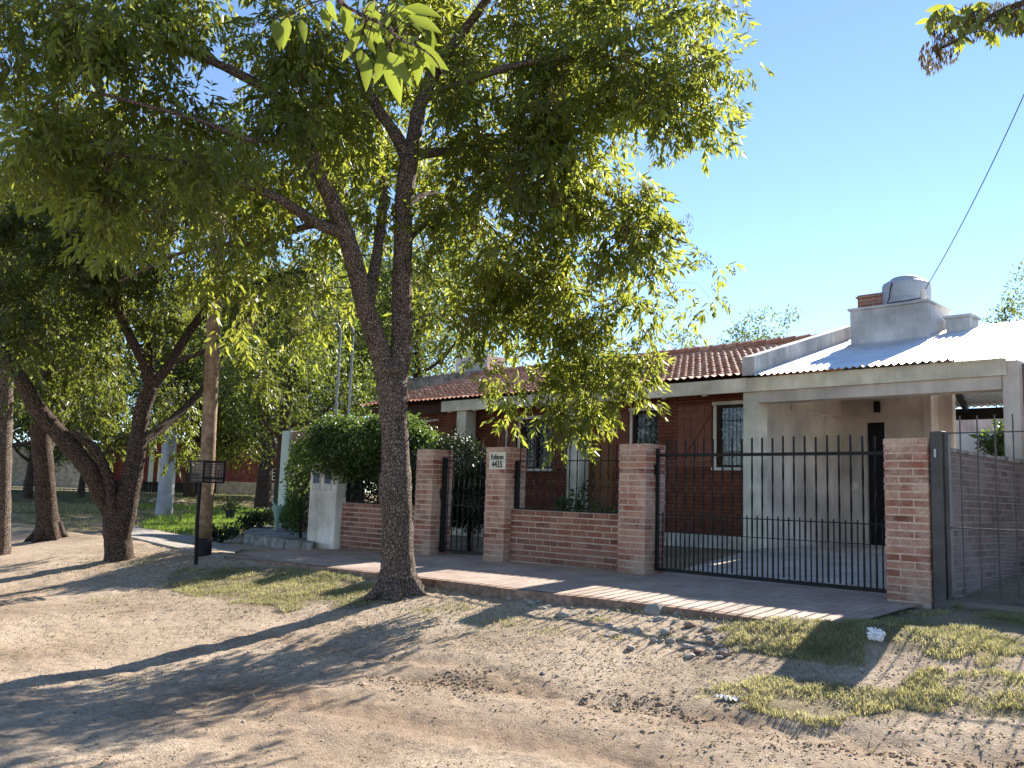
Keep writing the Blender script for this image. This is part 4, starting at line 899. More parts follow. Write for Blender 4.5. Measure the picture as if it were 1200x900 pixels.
# --- trees in the background, each with trunk, limbs and an uneven crown
def back_tree(label, base, h, r, nc, leaf, per=40, crad=.5, trunk_r=.18, mat='leaf_far', low=.25, group=None, name='broadleaf_tree', sq=1.0, lw=.42):
    base = np.array(base, float); tm = MB(); nd = []
    top = base + [rng.normal() * .3, rng.normal() * .3, h * .8]
    sp, sr = smooth_path([base - [0, 0, .15], base + [0, 0, h * .2], base + [rng.normal() * .15, rng.normal() * .15, h * .45], top], [trunk_r * 1.4, trunk_r, trunk_r * .75, trunk_r * .2]); tm.tube(sp, sr, 9, wob=.08); nd += list(zip(sp, sr))
    lob = []
    for k in range(9):
        g = k * 2.4 + rng.random(); st = base + [0, 0, h * (.22 + .05 * k)]; rr = r * (.55 + .45 * rng.random()) * (1 - .05 * k)
        en = base + [math.cos(g) * rr, math.sin(g) * rr, h * (low + .12 + .07 * k)]
        sp, sr = smooth_path([st, (st + en) / 2 + [0, 0, -.05 * h], en], [trunk_r * .5, trunk_r * .3, .02], 3); tm.tube(sp, sr, 6); nd += list(zip(sp, sr)); lob.append(en)
    lob += [top, base + [0, 0, h * .6], base + [r * .3, -r * .3, h * .75]]
    cs = []
    for k in range(nc):
        l = lob[k % len(lob)]; cs.append(l + rand_dir(1)[0] * rng.random() ** .45 * np.array([r * .5, r * .5, h * .16 * sq]))
    cs = np.array(cs); cs[:, 2] = np.maximum(cs[:, 2], base[2] + h * low * .8)
    tw = MB(); twigs(tw, nd, cs[::2])
    cr = simple_leaves(cs, per, crad, leaf, leaf * lw, tone=np.clip(rng.normal(.5, .25, len(cs)), 0, 1))
    return parts_tree(label, base, tm, cr, [mat], tw, name=name, group=group, bark='bark_dark')
bN = G(308, 598)
back_tree('leafy tree with straight dark trunk on the lawn behind the wooden pole', bN, 9.0, 3.6, 420, .17, trunk_r=.24, crad=.55, low=.30)
b = atY(415, 470, 6.0); back_tree('pale green leafy tree rising behind the vine and service pipes', (-19.2, 4.6, 0), 7.2, 2.6, 430, .12, crad=.42, low=.2, mat='leaf_far')
back_tree('tall tree behind the left end of the tiled roof', (-24, 13, 0), 11.5, 4.0, 520, .17, crad=.6, low=.22)
back_tree('dense tree behind the white box on the roof', (-17.5, 20, 0), 6.6, 2.6, 260, .17, crad=.6, low=.3)
back_tree('tall spreading tree at the end of the lawn left of the roof', (-31, 17, .2), 13, 5, 480, .22, crad=.8, low=.25)
back_tree('dark spreading tree behind the dark upright trunk', G(30, 612) + [-14, 2, .3], 11, 4.5, 420, .22, crad=.8, low=.3)
back_tree('broad tree behind the V-forked tree and maroon house', (-47, 16, .4), 12, 5.5, 420, .26, crad=.9, low=.3)
back_tree('rounded tree over the pale wall at the far left', (-58, 10, .4), 12, 6, 420, .28, crad=1.0, low=.28)
q1, q2 = atX(228, 570, -33.5), atX(312, 570, -35)
for (bx, by, hh, rr, lb) in ((q1[0], q1[1], 6.0, 2.6, 'low bushy tree hiding the maroon house roof behind the wooden pole'), (q2[0], q2[1], 6.2, 2.6, 'low bushy tree before the grey garden wall'), (-27, -.5, 8.5, 3.6, 'dense dark tree by the road between the two leftmost trunks'), (-33, 8.5, 9, 3.8, 'dense dark tree on the bank behind the concrete pole'), (-36, 1.5, 10, 4.2, 'wide dark tree on the bank beyond the V-forked tree'), (-29, 13.5, 9, 3.6, 'bushy tree on the bank right of the concrete pole')):
    back_tree(lb, (bx, by, float(hbase(bx, by))), hh, rr, 460, .17, crad=.6, low=.27, mat='ash_leaf_deep')
bs = G(32, 586); back_tree('small tree with thin trunk before the pale wall at the far left', bs, 4.2, 1.7, 150, .15, crad=.5, low=.33, trunk_r=.14)
bs = G(95, 583); back_tree('small tree right of the dark upright trunk, before the pale wall', bs, 3.9, 1.5, 120, .15, crad=.45, low=.36, trunk_r=.11)
for px, hh, lb in ((873, 6.8, 'middle treetop of the three just showing over the tiled ridge'), (845, 6.3, 'leftmost of the three small treetops over the tiled ridge'), (905, 6.5, 'rightmost of the three small treetops by the roof parapet')):
    p = atY(px, 400, 24); back_tree(lb, (p[0], 24, 0), hh + .9, 1.3, 110, .16, crad=.38, low=.35, trunk_r=.1, name='poplar_tree')
p = atY(785, 405, 23); back_tree('thin treetop behind the drooping ash leaves over the ridge', (p[0], 23, 0), 7.4, 1.2, 60, .15, crad=.35, low=.4, trunk_r=.08, name='poplar_tree')
p = atY(1192, 372, 26); back_tree('treetop peeking over the metal roof at the right edge', (p[0], 26, 0), 8.0, 1.2, 90, .16, crad=.4, low=.4, trunk_r=.1)

# --- leafy branches hanging into the top of the picture
def spray_branch(name, label, path, D, leaves, LL, WW, mat, seedpts=(), twig_r=5):
    c0 = P(path[0][0], path[0][1], D); t = thing(name, label, 'branch', c0)
    tm = MB(); pts = [P(a, b, D + d) for a, b, d in path]; rad = [twig_r / 2 * D / F * (1 - .75 * k / (len(pts) - 1)) for k in range(len(pts))]
    sp, sr = smooth_path(pts, rad); tm.tube(sp, sr, 8)
    B, Dn, S, Ls = [], [], [], []
    for (x, y, tx, ty, l, dd) in leaves:
        p = P(x, y, D + dd); q = P(tx, ty, D + dd + random.uniform(-.05, .05)); d = (q - p) / np.linalg.norm(q - p)
        i = int(np.argmin([np.linalg.norm(np.array(s) - p) for s in sp])); tm.tube([sp[i], (np.array(sp[i]) + p) / 2 + [0, 0, .01], p], .0016, 5)
        B.append(p); Dn.append(d); v = unit(R[:, 2][None] + rand_dir(1) * .55)[0]; S.append(unit(np.cross(d, v)[None])[0]); Ls.append(l)
    tm.build('twig', M['bark'], t, smooth=True)
    # each leaf a pointed blade with a fold along its midrib
    B, Dn, S = np.array(B), np.array(Dn), np.array(S); Ls = np.array(Ls) * D / F; n = len(B); nor = np.cross(Dn, S); Vs = []
    prof = [(0, .0), (.12, .45), (.32, 1), (.55, .9), (.78, .5), (1, 0)]
    for tt, ww in prof:
        m = B + Dn * (Ls * tt)[:, None] - nor * (Ls * .12 * tt * tt)[:, None]; wv = (Ls * WW / 2 * ww)[:, None]
        Vs += [m - S * wv + nor * wv * .3, m, m + S * wv + nor * wv * .3]
    V = np.stack(Vs, 1).reshape(-1, 3); k = len(prof) * 3; Fq = []
    for i in range(n):
        for j in range(len(prof) - 1):
            o = i * k + j * 3; Fq += [(o, o + 1, o + 4, o + 3), (o + 1, o + 2, o + 5, o + 4)]
    Tt = np.zeros((n, k, 4), np.float32); Tt[..., 0] = rng.random((n, 1)); Tt[..., 3] = 1
    rawmesh('leaves', V, np.array(Fq), M[mat], t, tint=Tt.reshape(-1, 4), smooth=True)
    if len(seedpts):
        s = seeds(np.array([P(a, b, D + random.uniform(-.1, .1)) for a, b in seedpts]), 95, .055, .04, .008); o = rawmesh('seed_clusters', s[0], s[1], M['seed'], t, tint=s[2]); o['kind'] = 'stuff'
    return t
random.seed(21)
lv = [(322, 22, 330, 62, 44, 0), (337, 20, 329, 66, 40, .02), (352, 22, 359, 52, 32, .04), (376, 8, 388, 40, 30, .05), (384, 0, 394, 26, 30, .1), (425, 28, 404, 40, 26, 0), (428, 28, 442, 36, 20, 0), (422, 42, 398, 72, 40, .02), (424, 42, 441, 62, 28, .02), (423, 58, 421, 76, 28, 0), (428, 62, 430, 104, 44, .02),
 (449, 45, 446, 62, 30, 0), (452, 58, 441, 93, 42, 0), (453, 60, 482, 98, 50, -.02), (455, 60, 468, 120, 62, 0), (450, 42, 470, 58, 28, .02), (472, 40, 478, 70, 34, .02), (478, 42, 496, 58, 28, 0), (486, 48, 520, 80, 52, -.02), (474, 8, 516, 16, 46, 0), (478, 18, 513, 34, 44, -.03), (492, 26, 508, 48, 36, .02), (466, 16, 486, 24, 34, .03), (460, -4, 478, 8, 26, 0), (440, 0, 424, 24, 30, .04), (500, 34, 507, 62, 32, .03), (436, 14, 452, 26, 26, .05)]
for k in range(26):
    x0_, y0_ = random.choice(((400, 4), (425, 18), (440, 26), (455, 34), (470, 45), (488, 52), (480, 10), (465, 4), (500, 60))); g = random.uniform(.3, 2.6); l = random.uniform(24, 46)
    lv.append((x0_ + random.uniform(-8, 8), y0_ + random.uniform(-6, 10), x0_ + l * math.cos(g), y0_ + l * math.sin(g), l, random.uniform(.0, .12)))
spray_branch('ash_branch', 'bright backlit ash spray hanging close at the top edge', [(385, -40, .0), (392, -4, 0), (425, 18, 0), (450, 30, 0), (470, 47, -.02), (490, 55, -.03), (508, 68, -.04), (521, 90, -.05)], 2.5, lv, .09, .36, 'leaf_near', twig_r=5)
lv = []
for (x, y) in ((1090, 22), (1098, 12), (1108, 6), (1120, 18), (1124, 30), (1135, 20), (1143, 28), (1150, 14), (1158, 36), (1165, 40), (1170, 20), (1178, 10), (1186, 26), (1192, 12), (1200, 24), (1205, 6), (1140, 8), (1152, 2), (1112, 28), (1128, 44)):
    for k in range(7):
        g = random.uniform(.2, 2.9); l = random.uniform(13, 22); lv.append((x, y, x + l * math.cos(g) * .9, y + l * abs(math.sin(g)), l, random.uniform(-.25, .25)))
spray_branch('ash_branch', 'dark ash branch with seed bunches at the top right corner', [(1290, -60, 0), (1215, -5, 0), (1175, 12, 0), (1150, 26, 0), (1120, 48, 0), (1094, 60, 0)], 5.2, lv, .1, .36, 'ash_leaf', [(1090, 62), (1092, 68), (1108, 50), (1102, 26), (1140, 30), (1148, 22), (1178, 22), (1185, 14), (1192, 24), (1112, 56), (1168, 16), (1198, 12), (1205, 20), (1135, 18)], twig_r=9)

# ------------------------------------------------------------------ climbing plants
def vine(name, label, cat, blobs, D, nper, leaf, mat, dens=900, stems=()):
    c0 = P(blobs[0][0], blobs[0][1] + 60, D); t = thing(name, label, cat, (c0[0], c0[1], float(hbase(c0[0], c0[1]))))
    cs = []
    for (px, py, rx, ry, d, rd) in blobs:
        n = int(rx * ry / 900 * nper); q = rand_dir(n) * (.72 + .28 * rng.random((n, 1)) ** .5)
        cs.append(np.array([P(px + a * rx, py + b_ * ry, D + d + c * rd) for a, b_, c in q]))
    cs = np.concatenate(cs); V, Fc, T = simple_leaves(cs, 9, .13, leaf, leaf * .62, droop=.7, tone=np.clip(rng.normal(.5, .3, len(cs)), 0, 1))
    rawmesh('foliage', V, Fc, M[mat], t, tint=T)
    tm = MB()
    for s in stems:
        pts = [P(a, b_, D + d) for a, b_, d in s]; sp, sr = smooth_path(pts, [.03] * (len(pts) - 1) + [.012]); tm.tube(sp, sr, 7)
    for c in cs[::40]:
        tm.tube([c + rng.normal(size=3) * .25, c + rng.normal(size=3) * .1, c], .004, 4, cap=False)
    tm.build('stems', M['bark_dark'], t, smooth=True)
    return t
DV = depth((-9, .55, 1.2))
vine('climbing_vine', 'big green vine mounded over the railing and white meter pillar', 'vine',
     [(425, 518, 58, 27, .1, .6), (378, 527, 34, 22, .4, .5), (462, 512, 40, 28, .1, .6), (445, 540, 40, 20, .3, .5), (350, 562, 12, 34, 1.4, .4), (344, 600, 8, 20, 1.4, .3), (490, 528, 32, 28, .1, .5), (412, 549, 30, 12, .2, .3), (395, 500, 26, 13, .2, .4), (362, 540, 14, 20, 1.2, .4)],
     DV, 420, .062, 'vine_leaf', stems=[[(430, 640, .3), (425, 590, .2), (420, 540, 0)], [(352, 630, 1.4), (354, 580, 1.3), (378, 535, .5)]])
DH = depth((-6.9, 1.3, .8))
vine('dark_hedge', 'dark climbing hedge behind the narrow iron gate', 'hedge', [(535, 545, 36, 34, .6, .5), (555, 585, 42, 30, .3, .5), (520, 590, 26, 26, .3, .4), (585, 575, 22, 30, .5, .4), (500, 565, 20, 40, .3, .4), (430, 578, 46, 20, 1.6, .4), (380, 590, 20, 20, 2.2, .4)], DH, 380, .055, 'hedge_leaf',
     stems=[[(550, 648, .4), (550, 600, .4), (545, 560, .4)]])
# shrubs in the porch garden
def stem_plant(label, base, h, n, leaf, name='garden_plant', mat='vine_leaf', spread=.2, cat='plant', per=16):
    t = thing(name, label, cat, base); tm = MB(); cs = []
    for k in range(n):
        e = np.array(base) + [rng.normal() * spread, rng.normal() * spread, h * rng.uniform(.6, 1.05)]; m = (np.array(base) + e) / 2 + rng.normal(size=3) * .04
        tm.tube([base, m, e], [.01, .007, .003], 5); cs += [m + (e - m) * q for q in (.2, .5, .8, 1)]
    tm.build('stems', M['bark_dark'], t); V, Fc, T = simple_leaves(np.array(cs), per, .11, leaf, leaf * .45, droop=.1); rawmesh('foliage', V, Fc, M[mat], t, tint=T); return t
p = atY(667, 590, 2.9); stem_plant('young leafy plant at the foot of the porch column', (p[0], 2.9, .1), .95, 6, .10)
p = atY(715, 590, 2.2); stem_plant('low plant by the house door behind the railing', (p[0], 2.2, .06), .7, 5, .09)
p = atY(1165, 520, 13.0); stem_plant('dark leafed plant against the mint green yard wall', (p[0], 13.0, .2), 2.5, 12, .2, spread=.35)

# ------------------------------------------------------------------ pole, refuse basket, concrete pole
bp = G(238, 652); Dp = depth(bp)
pole = thing('wooden_pole', 'weathered wooden utility pole with tarred foot by the pavement end', 'pole', bp)
tp = P(259, 200, Dp)
mb = MB(); q = bp + (tp - bp) * .05; mb.tube([bp + (tp - bp) * s for s in np.linspace(.05, 1, 12)], list(np.linspace(.115, .10, 12)), 14, wob=.02); mb.build('shaft', M['wood_pole'], pole, smooth=True)
mb = MB(); mb.tube([bp - [0, 0, .15], bp + (tp - bp) * .02, q], [.125, .122, .119], 14); mb.build('tarred_foot', M['tar'], pole, smooth=True)
mb = MB(); c = bp + (tp - bp) * .20
mb.tube([c + [.118 * math.cos(g), .118 * math.sin(g), .0 + .03 * math.sin(g)] for g in np.linspace(0, 6.283, 20)], .006, 5); mb.build('strap', M['iron'], pole)
bk = thing('refuse_basket', 'black iron refuse basket on a single post in front of the wooden pole', 'refuse basket', G(230, 662)); Db = depth(ORG[bk.name])
g0 = ORG[bk.name]; k0 = P(234, 566, Db)
mb = MB(); mb.tube([g0 - [0, 0, .1], P(231, 610, Db), P(235, 563, Db)], .028, 8); mb.build('post', M['iron'], bk)
hz = 5.0 * Db / F; u = np.array([1, 0, 0.]); v = np.array([0, 1, 0.]); ctr = P(242, 565, Db); wB, dB, hB = .21, .16, .30
mb = MB()
for z in (0, .06, hB): 
    for s in (-1, 1): mb.bar(ctr + [-wB, s * dB, z], ctr + [wB, s * dB, z], .022); mb.bar(ctr + [s * wB, -dB, z], ctr + [s * wB, dB, z], .022)
for s in (-1, 1):
    for s2 in (-1, 1): mb.bar(ctr + [s * wB, s2 * dB, 0], ctr + [s * wB, s2 * dB, hB], .022)
mb.build('frame', M['iron'], bk)
mb = MB()
for k in range(15):
    a = -wB + 2 * wB * k / 14
    for s in (-1, 1): mb.tube([ctr + [a, s * dB, 0], ctr + [a, s * dB, hB]], .003, 4, cap=False)
    b = -dB + 2 * dB * k / 14
    for s in (-1, 1): mb.tube([ctr + [s * wB, b, 0], ctr + [s * wB, b, hB]], .003, 4, cap=False)
    mb.tube([ctr + [a, -dB, .004], ctr + [a, dB, .004]], .003, 4, cap=False)
for k in range(7):
    z = hB * k / 7
    for s in (-1, 1): mb.tube([ctr + [-wB, s * dB, z], ctr + [wB, s * dB, z]], .003, 4, cap=False); mb.tube([ctr + [s * wB, -dB, z], ctr + [s * wB, dB, z]], .003, 4, cap=False)
mb.build('mesh', M['greyiron'], bk)
bc = G(192, 606); Dc = depth(bc); s = Dc / F
cpz = thing('concrete_pole', 'thick pale grey concrete pole on the grass left of the wooden pole', 'pole', bc)
mb = MB(); mb.tube([P(191, 612, Dc), P(193, 590, Dc), P(196, 560, Dc), P(198, 530, Dc), P(200, 490, Dc), P(201.5, 468, Dc)], [10.5 * s, 9.5 * s, 9 * s, 8.3 * s, 7.8 * s, 7.5 * s], 20); mb.build('shaft', M['polegrey'], cpz, smooth=True)

# overhead wire from the roof
a = np.array([-2.24, 6.2, 4.46]); b = P(1215, 80, 12.5)
mb = MB(); e = b + (b - P(1150, 250, 14.2)) * 2.2
pts = []
for k in range(25):
    t = k / 24; p = a + (e - a) * t; p = p - np.array([0, 0, 1]) * (4 * t * (1 - t)) * .55; pts.append(p)
mb.tube(pts, .007, 5); tag(mb.build('overhead_wire', M['iron']), 'thin black service wire rising from the rooftop into the sky', 'wire')

# ------------------------------------------------------------------ left of the house: planter, column, garden
pl = thing('planter_bed', 'low cement edged planting bed beside the white meter pillar', 'planter', (-12.2, .0, -.12))
A = [G(285, 637), G(366, 648), G(372, 632), G(300, 622)]
mb = MB(); zt = -.02
mb.add([(p[0], p[1], zt) for p in A] + [(p[0], p[1], -.3) for p in A], [(0, 1, 2, 3), (4, 5, 1, 0), (5, 6, 2, 1), (6, 7, 3, 2), (7, 4, 0, 3)]); mb.build('kerb', M['oldcement'], pl)
ctr4 = sum(A) / 4
gcnt = 0
for (px, py, hh, lab, mt) in ((292, 612, .45, 'low bushy plant at the left of the planting bed', 'hedge_leaf'), (312, 606, .5, 'bushy dark plant in the middle of the planting bed', 'hedge_leaf'), (332, 608, .55, 'bushy plant beside the hanging vine', 'vine_leaf'), (350, 616, .5, 'dark plant in front of the hanging vine', 'hedge_leaf'), (258, 622, .3, 'small dark shrub right of the wooden pole foot', 'hedge_leaf')):
    p = G(px, py + 14); stem_plant(lab, p, hh, 9, .075, name='shrub', mat=mt, spread=.2, per=22)
for (px, py, mt, lab) in ((345, 628, 'bluepot', 'blue grey pot with a small plant before the shrubs'), (269, 611, 'pot', 'black pot with a leafy plant standing on the lawn')):
    p = G(px, py); t = thing('plant_pot', lab, 'plant pot', p); D = depth(p); r = 6.0 * D / F
    mb = MB(); mb.lathe(p, [(r * .72, 0), (r * .95, r * 1.9), (r * 1.08, r * 1.92), (r * 1.08, r * 2.2), (r * .95, r * 2.2), (r * .9, r * 1.9)], 16); mb.build('pot', M[mt], t)
    V, Fc, T = simple_leaves(p + rng.normal(size=(14, 3)) * [r * .6, r * .6, r * .5] + [0, 0, r * 3.0], 14, r * .7, r * .75, r * .25, droop=-.3); rawmesh('foliage', V, Fc, M['hedge_leaf'], t, tint=T)
sk = G(210, 616); mb = MB(); mb.tube([sk, sk + [0, 0, .30]], .03, 6); mb.tube([sk + [-.12, 0, .22], sk + [.12, 0, .22]], .02, 6); tag(mb.build('wooden_stake', M['wood_pole']), 'little wooden cross stake standing in the bright lawn', 'stake')
# pale column and wall of the neighbouring porch
Yc = 2.6; a = atY(329, 600, Yc); b = atY(335, 505, Yc)
pc = thing('porch_column', 'pale green square column at the left of the vine', 'column', (a[0], Yc, -.1))
mb = MB(); w2 = .17; mb.box(a[0] - w2, a[0] + w2, Yc, Yc + .3, -.3, b[2]); mb.build('column', M['paint_green'], pc, bevel=.008)
nh = thing('porch_wall', 'small brick and salmon wall behind the pale green column', 'wall', (a[0] + 1.2, Yc + .4, -.1))
x1 = a[0] + w2 + .02; zb = atY(345, 530, Yc)[2]
mb = MB(); mb.box(x1, x1 + 2.6, Yc + .08, Yc + .26, zb, b[2] - .02); mb.build('brickwork', M['chimneybrick'], nh)
mb = MB(); mb.box(x1, x1 + 2.6, Yc + .06, Yc + .28, -.3, zb - .001); mb.build('render', M['salmon'], nh)
gn = G(325, 606); gz = atY(325, 600, 1.6)
gd = thing('garden_ornament', 'pale green garden ornament by the foot of the green column', 'ornament', (gz[0], 1.6, -.1))
mb = MB(); mb.lathe((gz[0], 1.6, -.1), [(.11, 0), (.12, .06), (.05, .12), (.05, .32), (.08, .44), (.13, .56), (.11, .6)], 14); mb.build('urn', M['ornament'], gd, smooth=True)
mb = MB(); mb.tube([(gz[0] - .08, 1.6, .48), (gz[0] - .2, 1.6, .56), (gz[0] - .22, 1.6, .68)], .022, 6); mb.build('arm', M['ornament'], gd)

# far houses down the cross street
XF = -41.0
def fx(px, py, X=XF): return atX(px, py, X)
fh = thing('maroon_house', 'low maroon house across the lawn behind the trees', 'house', (XF, 18, .4))
y0 = fx(118, 580)[1]; y1 = fx(352, 580)[1]
def wall_openX(mb, y0, y1, z0, z1, x, th):
    mb.box(x - th, x, y0, y1, z0, z1)
mb = MB(); wall_openX(mb, y0, y1, .2, 3.1, XF, .3); mb.build('wall', M['maroon'], fh)
mb = MB(); mb.box(XF - 5, XF + .5, y0 - .3, y1 + .3, 3.1, 3.3); mb.build('roof', M['oldcement'], fh)
for (pa, pb, ya, yb, nm, mt) in ((183, 202, 537, 572, 'door', 'white'), (219, 234, 540, 556, 'window', 'black'), (314, 332, 546, 562, 'window', 'black'), (160, 168, 540, 575, 'window', 'black')):
    a = fx(pa, yb, XF + .02); b = fx(pb, ya, XF + .02); m1 = MB(); m1.box(XF + .002, XF + .05, a[1], b[1], a[2], b[2]); o = m1.build(nm, M[mt], fh)
    if nm == 'window':
        m1 = MB(); n = 4
        for k in range(n + 1): yy = a[1] + (b[1] - a[1]) * k / n; m1.box(XF + .051, XF + .08, yy - .02, yy + .02, a[2], b[2])
        for k in range(5): zz = a[2] + (b[2] - a[2]) * k / 4; m1.box(XF + .051, XF + .078, a[1], b[1], zz - .015, zz + .015)
        m1.build('grille', M['white'], o)
a = fx(176, 575, XF + 1); b = fx(182, 535, XF + 1); m1 = MB(); m1.box(XF + .6, XF + .9, a[1], b[1], .2, 3.1); m1.build('column', M['paint_green'], fh)
lw = thing('grey_garden_wall', 'low plain grey wall in front of the maroon house', 'wall', (XF + 3, 20, .4))
a = fx(255, 583, XF + 3); b = fx(350, 567, XF + 3); mb = MB(); mb.box(XF + 2.8, XF + 3, a[1], b[1], .1, 1.15); mb.build('wall', M['greyrender'], lw)
df = thing('dark_fence', 'low dark boarded fence in front of the maroon house', 'fence', (XF + 3, 12, .4))
a = fx(110, 583, XF + 3); b = fx(254, 570, XF + 3); mb = MB(); n = 40
for k in range(n): yy = a[1] + (b[1] - a[1]) * k / n; mb.box(XF + 2.9, XF + 2.93, yy + .01, yy + (b[1] - a[1]) / n - .01, .2, 1.0)
mb.build('boards', M['iron'], df)
m1 = MB(); m1.box(XF + 2.86, XF + 2.899, a[1], b[1], .85, .93); m1.build('rail', M['iron'], df)
wl = thing('pale_street_wall', 'long pale grey wall at the far left end of the street', 'wall', (-58, 4, .4))
a = atX(-120, 560, -58); b = atX(112, 560, -58); mb = MB(); mb.box(-58.3, -58, a[1], b[1], 0, 3.0); mb.build('wall', M['greyrender'], wl); m1 = MB(); m1.box(-58.36, -57.94, a[1], b[1], 3.0, 3.1); m1.build('coping', M['oldcement'], wl)

# ------------------------------------------------------------------ stones, rubble, bag
def rock_mesh(seed, sq=.6):
    r = np.random.default_rng(seed); import bmesh
    bm = bmesh.new(); bmesh.ops.create_icosphere(bm, subdivisions=2, radius=1)
    pl = [(unit(r.normal(size=3)), r.uniform(.55, .9)) for _ in range(9)]
    for v in bm.verts:
        p = np.array(v.co)
        for n, d in pl:
            q = p @ n
            if q > d: p = p - n * (q - d)
        p = p * (1 + r.normal() * .02); v.co = Vector((p[0], p[1] * .8, p[2] * sq))
    me = bpy.data.meshes.new('stone'); bm.to_mesh(me); bm.free(); me.materials.append(M['stone']); return me
RM = [rock_mesh(k, .45 + .06 * (k % 4)) for k in range(7)]
RM[5].materials[0] = M['rubblebrick']; RM[3].materials[0] = M['concrete']
def stone(px, py, sz, label, group=None, k=None):
    p = G(px, py); o = bpy.data.objects.new('stone', RM[k if k is not None else random.randrange(7)]); COL.objects.link(o)
    s = sz / 1.7 * depth(p) / F; o.scale = (s, s, s * random.uniform(.8, 1.1)); o.location = (p[0], p[1], p[2] + s * .06); o.rotation_euler = (random.uniform(-.2, .2), random.uniform(-.2, .2), random.uniform(0, 6.28)); return tag(o, label, 'stone', group)
RG = 'rubble stones heaped along the kerb'
stone(600, 702, 20, 'large rounded stone by the kerb in the number pillar shadow', RG, 0)
stone(660, 722, 18, 'pale yellowish stone at the left of the rubble heap', RG, 1)
stone(768, 718, 34, 'biggest flat pale slab of rubble against the kerb', RG, 2)
stone(795, 720, 14, 'dark rounded stone at the right of the flat slab', RG, 3)
stone(740, 760, 13, 'lone tan stone on open gravel below the rubble', RG, 4)
stone(818, 764, 17, 'reddish wedge of broken brick at the lower right of the rubble', RG, 5)
stone(466, 702, 22, 'brown stone at the right foot of the big ash', RG, 6)
stone(636, 790, 8, 'dark pebble alone in the wheel track', RG, 6)
for k in range(84):
    if k < 66: x = random.uniform(610, 850); y = 697 + (x - 610) * .145 + random.uniform(4, 34) * (1 if x > 640 else .6)
    else: x = random.uniform(800, 860); y = random.uniform(740, 770)
    stone(x, y, random.choice((random.uniform(4, 9), random.uniform(6, 18))), 'small broken stone lying in the rubble along the kerb', RG)
bg_ = G(1027, 752); t = thing('plastic_bag', 'crumpled white plastic bag on the grass near the steel post', 'plastic bag', bg_)
n1, n2 = 14, 22; vs, fs = [], []
for i in range(n1):
    for j in range(n2):
        th = math.pi * i / (n1 - 1); ph = 2 * math.pi * j / n2; r = .046 * (1 + .45 * random.uniform(-1, 1)) * (1 + .5 * math.cos(ph * 2 + .5) * math.sin(th))
        vs.append((bg_[0] + r * math.sin(th) * math.cos(ph), bg_[1] + r * math.sin(th) * math.sin(ph), bg_[2] + .05 + r * .8 * math.cos(th)))
for i in range(n1 - 1):
    for j in range(n2): fs.append((i * n2 + j, i * n2 + (j + 1) % n2, (i + 1) * n2 + (j + 1) % n2, (i + 1) * n2 + j))
mb = MB(); mb.add(vs, fs); mb.build('bag', M['plastic_white'], t)
lt_ = G(853, 822); mb = MB()
for i in range(9):
    for j in range(5):
        f = lambda a, b: (lt_[0] + (a - 4.5) * .017, lt_[1] + (b - 2.5) * .014, lt_[2] + .012 + .022 * abs(math.sin(a * 1.9 + b * 2.3)) + .012 * math.cos(a * 3.1 - b))
        mb.add([f(i, j), f(i + 1, j), f(i + 1, j + 1), f(i, j + 1)], [(0, 1, 2, 3)])
tag(mb.build('litter', M['plastic_white']), 'scrap of white litter at the left end of the front grass patch', 'litter')

# gravel and leaf litter over the dirt
def scatter_px(n, x0, x1, y0, y1):
    out = []
    while len(out) < n:
        px, py = random.uniform(x0, x1), random.uniform(y0, y1); out.append((px, py))
    return out
def ground_fast(px, py):
    p = np.stack([np.asarray(px) - 600, np.asarray(py) - 450, np.full(len(px), F)], -1) @ R.T
    z = np.full(len(px), -.3)
    for _ in range(14):
        t = (z - CAM[2]) / p[:, 2]; q = CAM + p * t[:, None]; z = .5 * z + .5 * hfull(q[:, 0], q[:, 1])
    t = (z - CAM[2]) / p[:, 2]; q = CAM + p * t[:, None]; q[:, 2] = hfull(q[:, 0], q[:, 1]); return q
def world_scatter(n, x0, x1, y0, y1):
    x = rng.uniform(x0, x1, n); y = rng.uniform(y0, y1, n); return np.stack([x, y, hfull(x, y)], -1)
q = world_scatter(34000, -9, 3.2, -7.0, -1.55); dens = vnoise(q[:, 0], q[:, 1], .6, 33) + .75 * rut(q[:, 1], -2.9, 1.0) - .1
q = q[(rng.random(len(q)) < np.clip(.25 + dens, .06, 1)) & (q[:, 1] < -1.6)]; n = len(q); s = rng.lognormal(-5.55, .5, n).clip(.002, .018)
octv = np.array([[1, 0, 0], [0, 1, 0], [-1, 0, 0], [0, -1, 0], [0, 0, .7], [0, 0, -.5]]); octf = np.array([[0, 1, 4], [1, 2, 4], [2, 3, 4], [3, 0, 4], [1, 0, 5], [2, 1, 5], [3, 2, 5], [0, 3, 5]])
V = octv[None] * (1 + rng.normal(size=(n, 6, 1)) * .25) * s[:, None, None]; g = rng.uniform(0, 6.28, n); cg, sg_ = np.cos(g)[:, None], np.sin(g)[:, None]
V = np.stack([V[..., 0] * cg - V[..., 1] * sg_, V[..., 0] * sg_ + V[..., 1] * cg, V[..., 2]], -1) + q[:, None, :] + [0, 0, .002]
o = rawmesh('gravel', V.reshape(-1, 3), (octf[None] + np.arange(n)[:, None, None] * 6).reshape(-1, 3), M['stone']); tag(o, 'loose gravel scattered over the dirt verge and road', 'gravel', kind='stuff')
xs_ = rng.uniform(TRK[0][:, 0].min(), 3.2, 5200); ys_ = np.interp(xs_, TRK[0][np.argsort(TRK[0][:, 0]), 0], TRK[0][np.argsort(TRK[0][:, 0]), 1]) + rng.normal(size=5200) * .16
kp = vnoise(xs_, ys_, .35, 91) > -.02; q = np.stack([xs_, ys_, hfull(xs_, ys_)], -1)[kp]; n = len(q); s = rng.lognormal(-4.9, .5, n).clip(.004, .026)
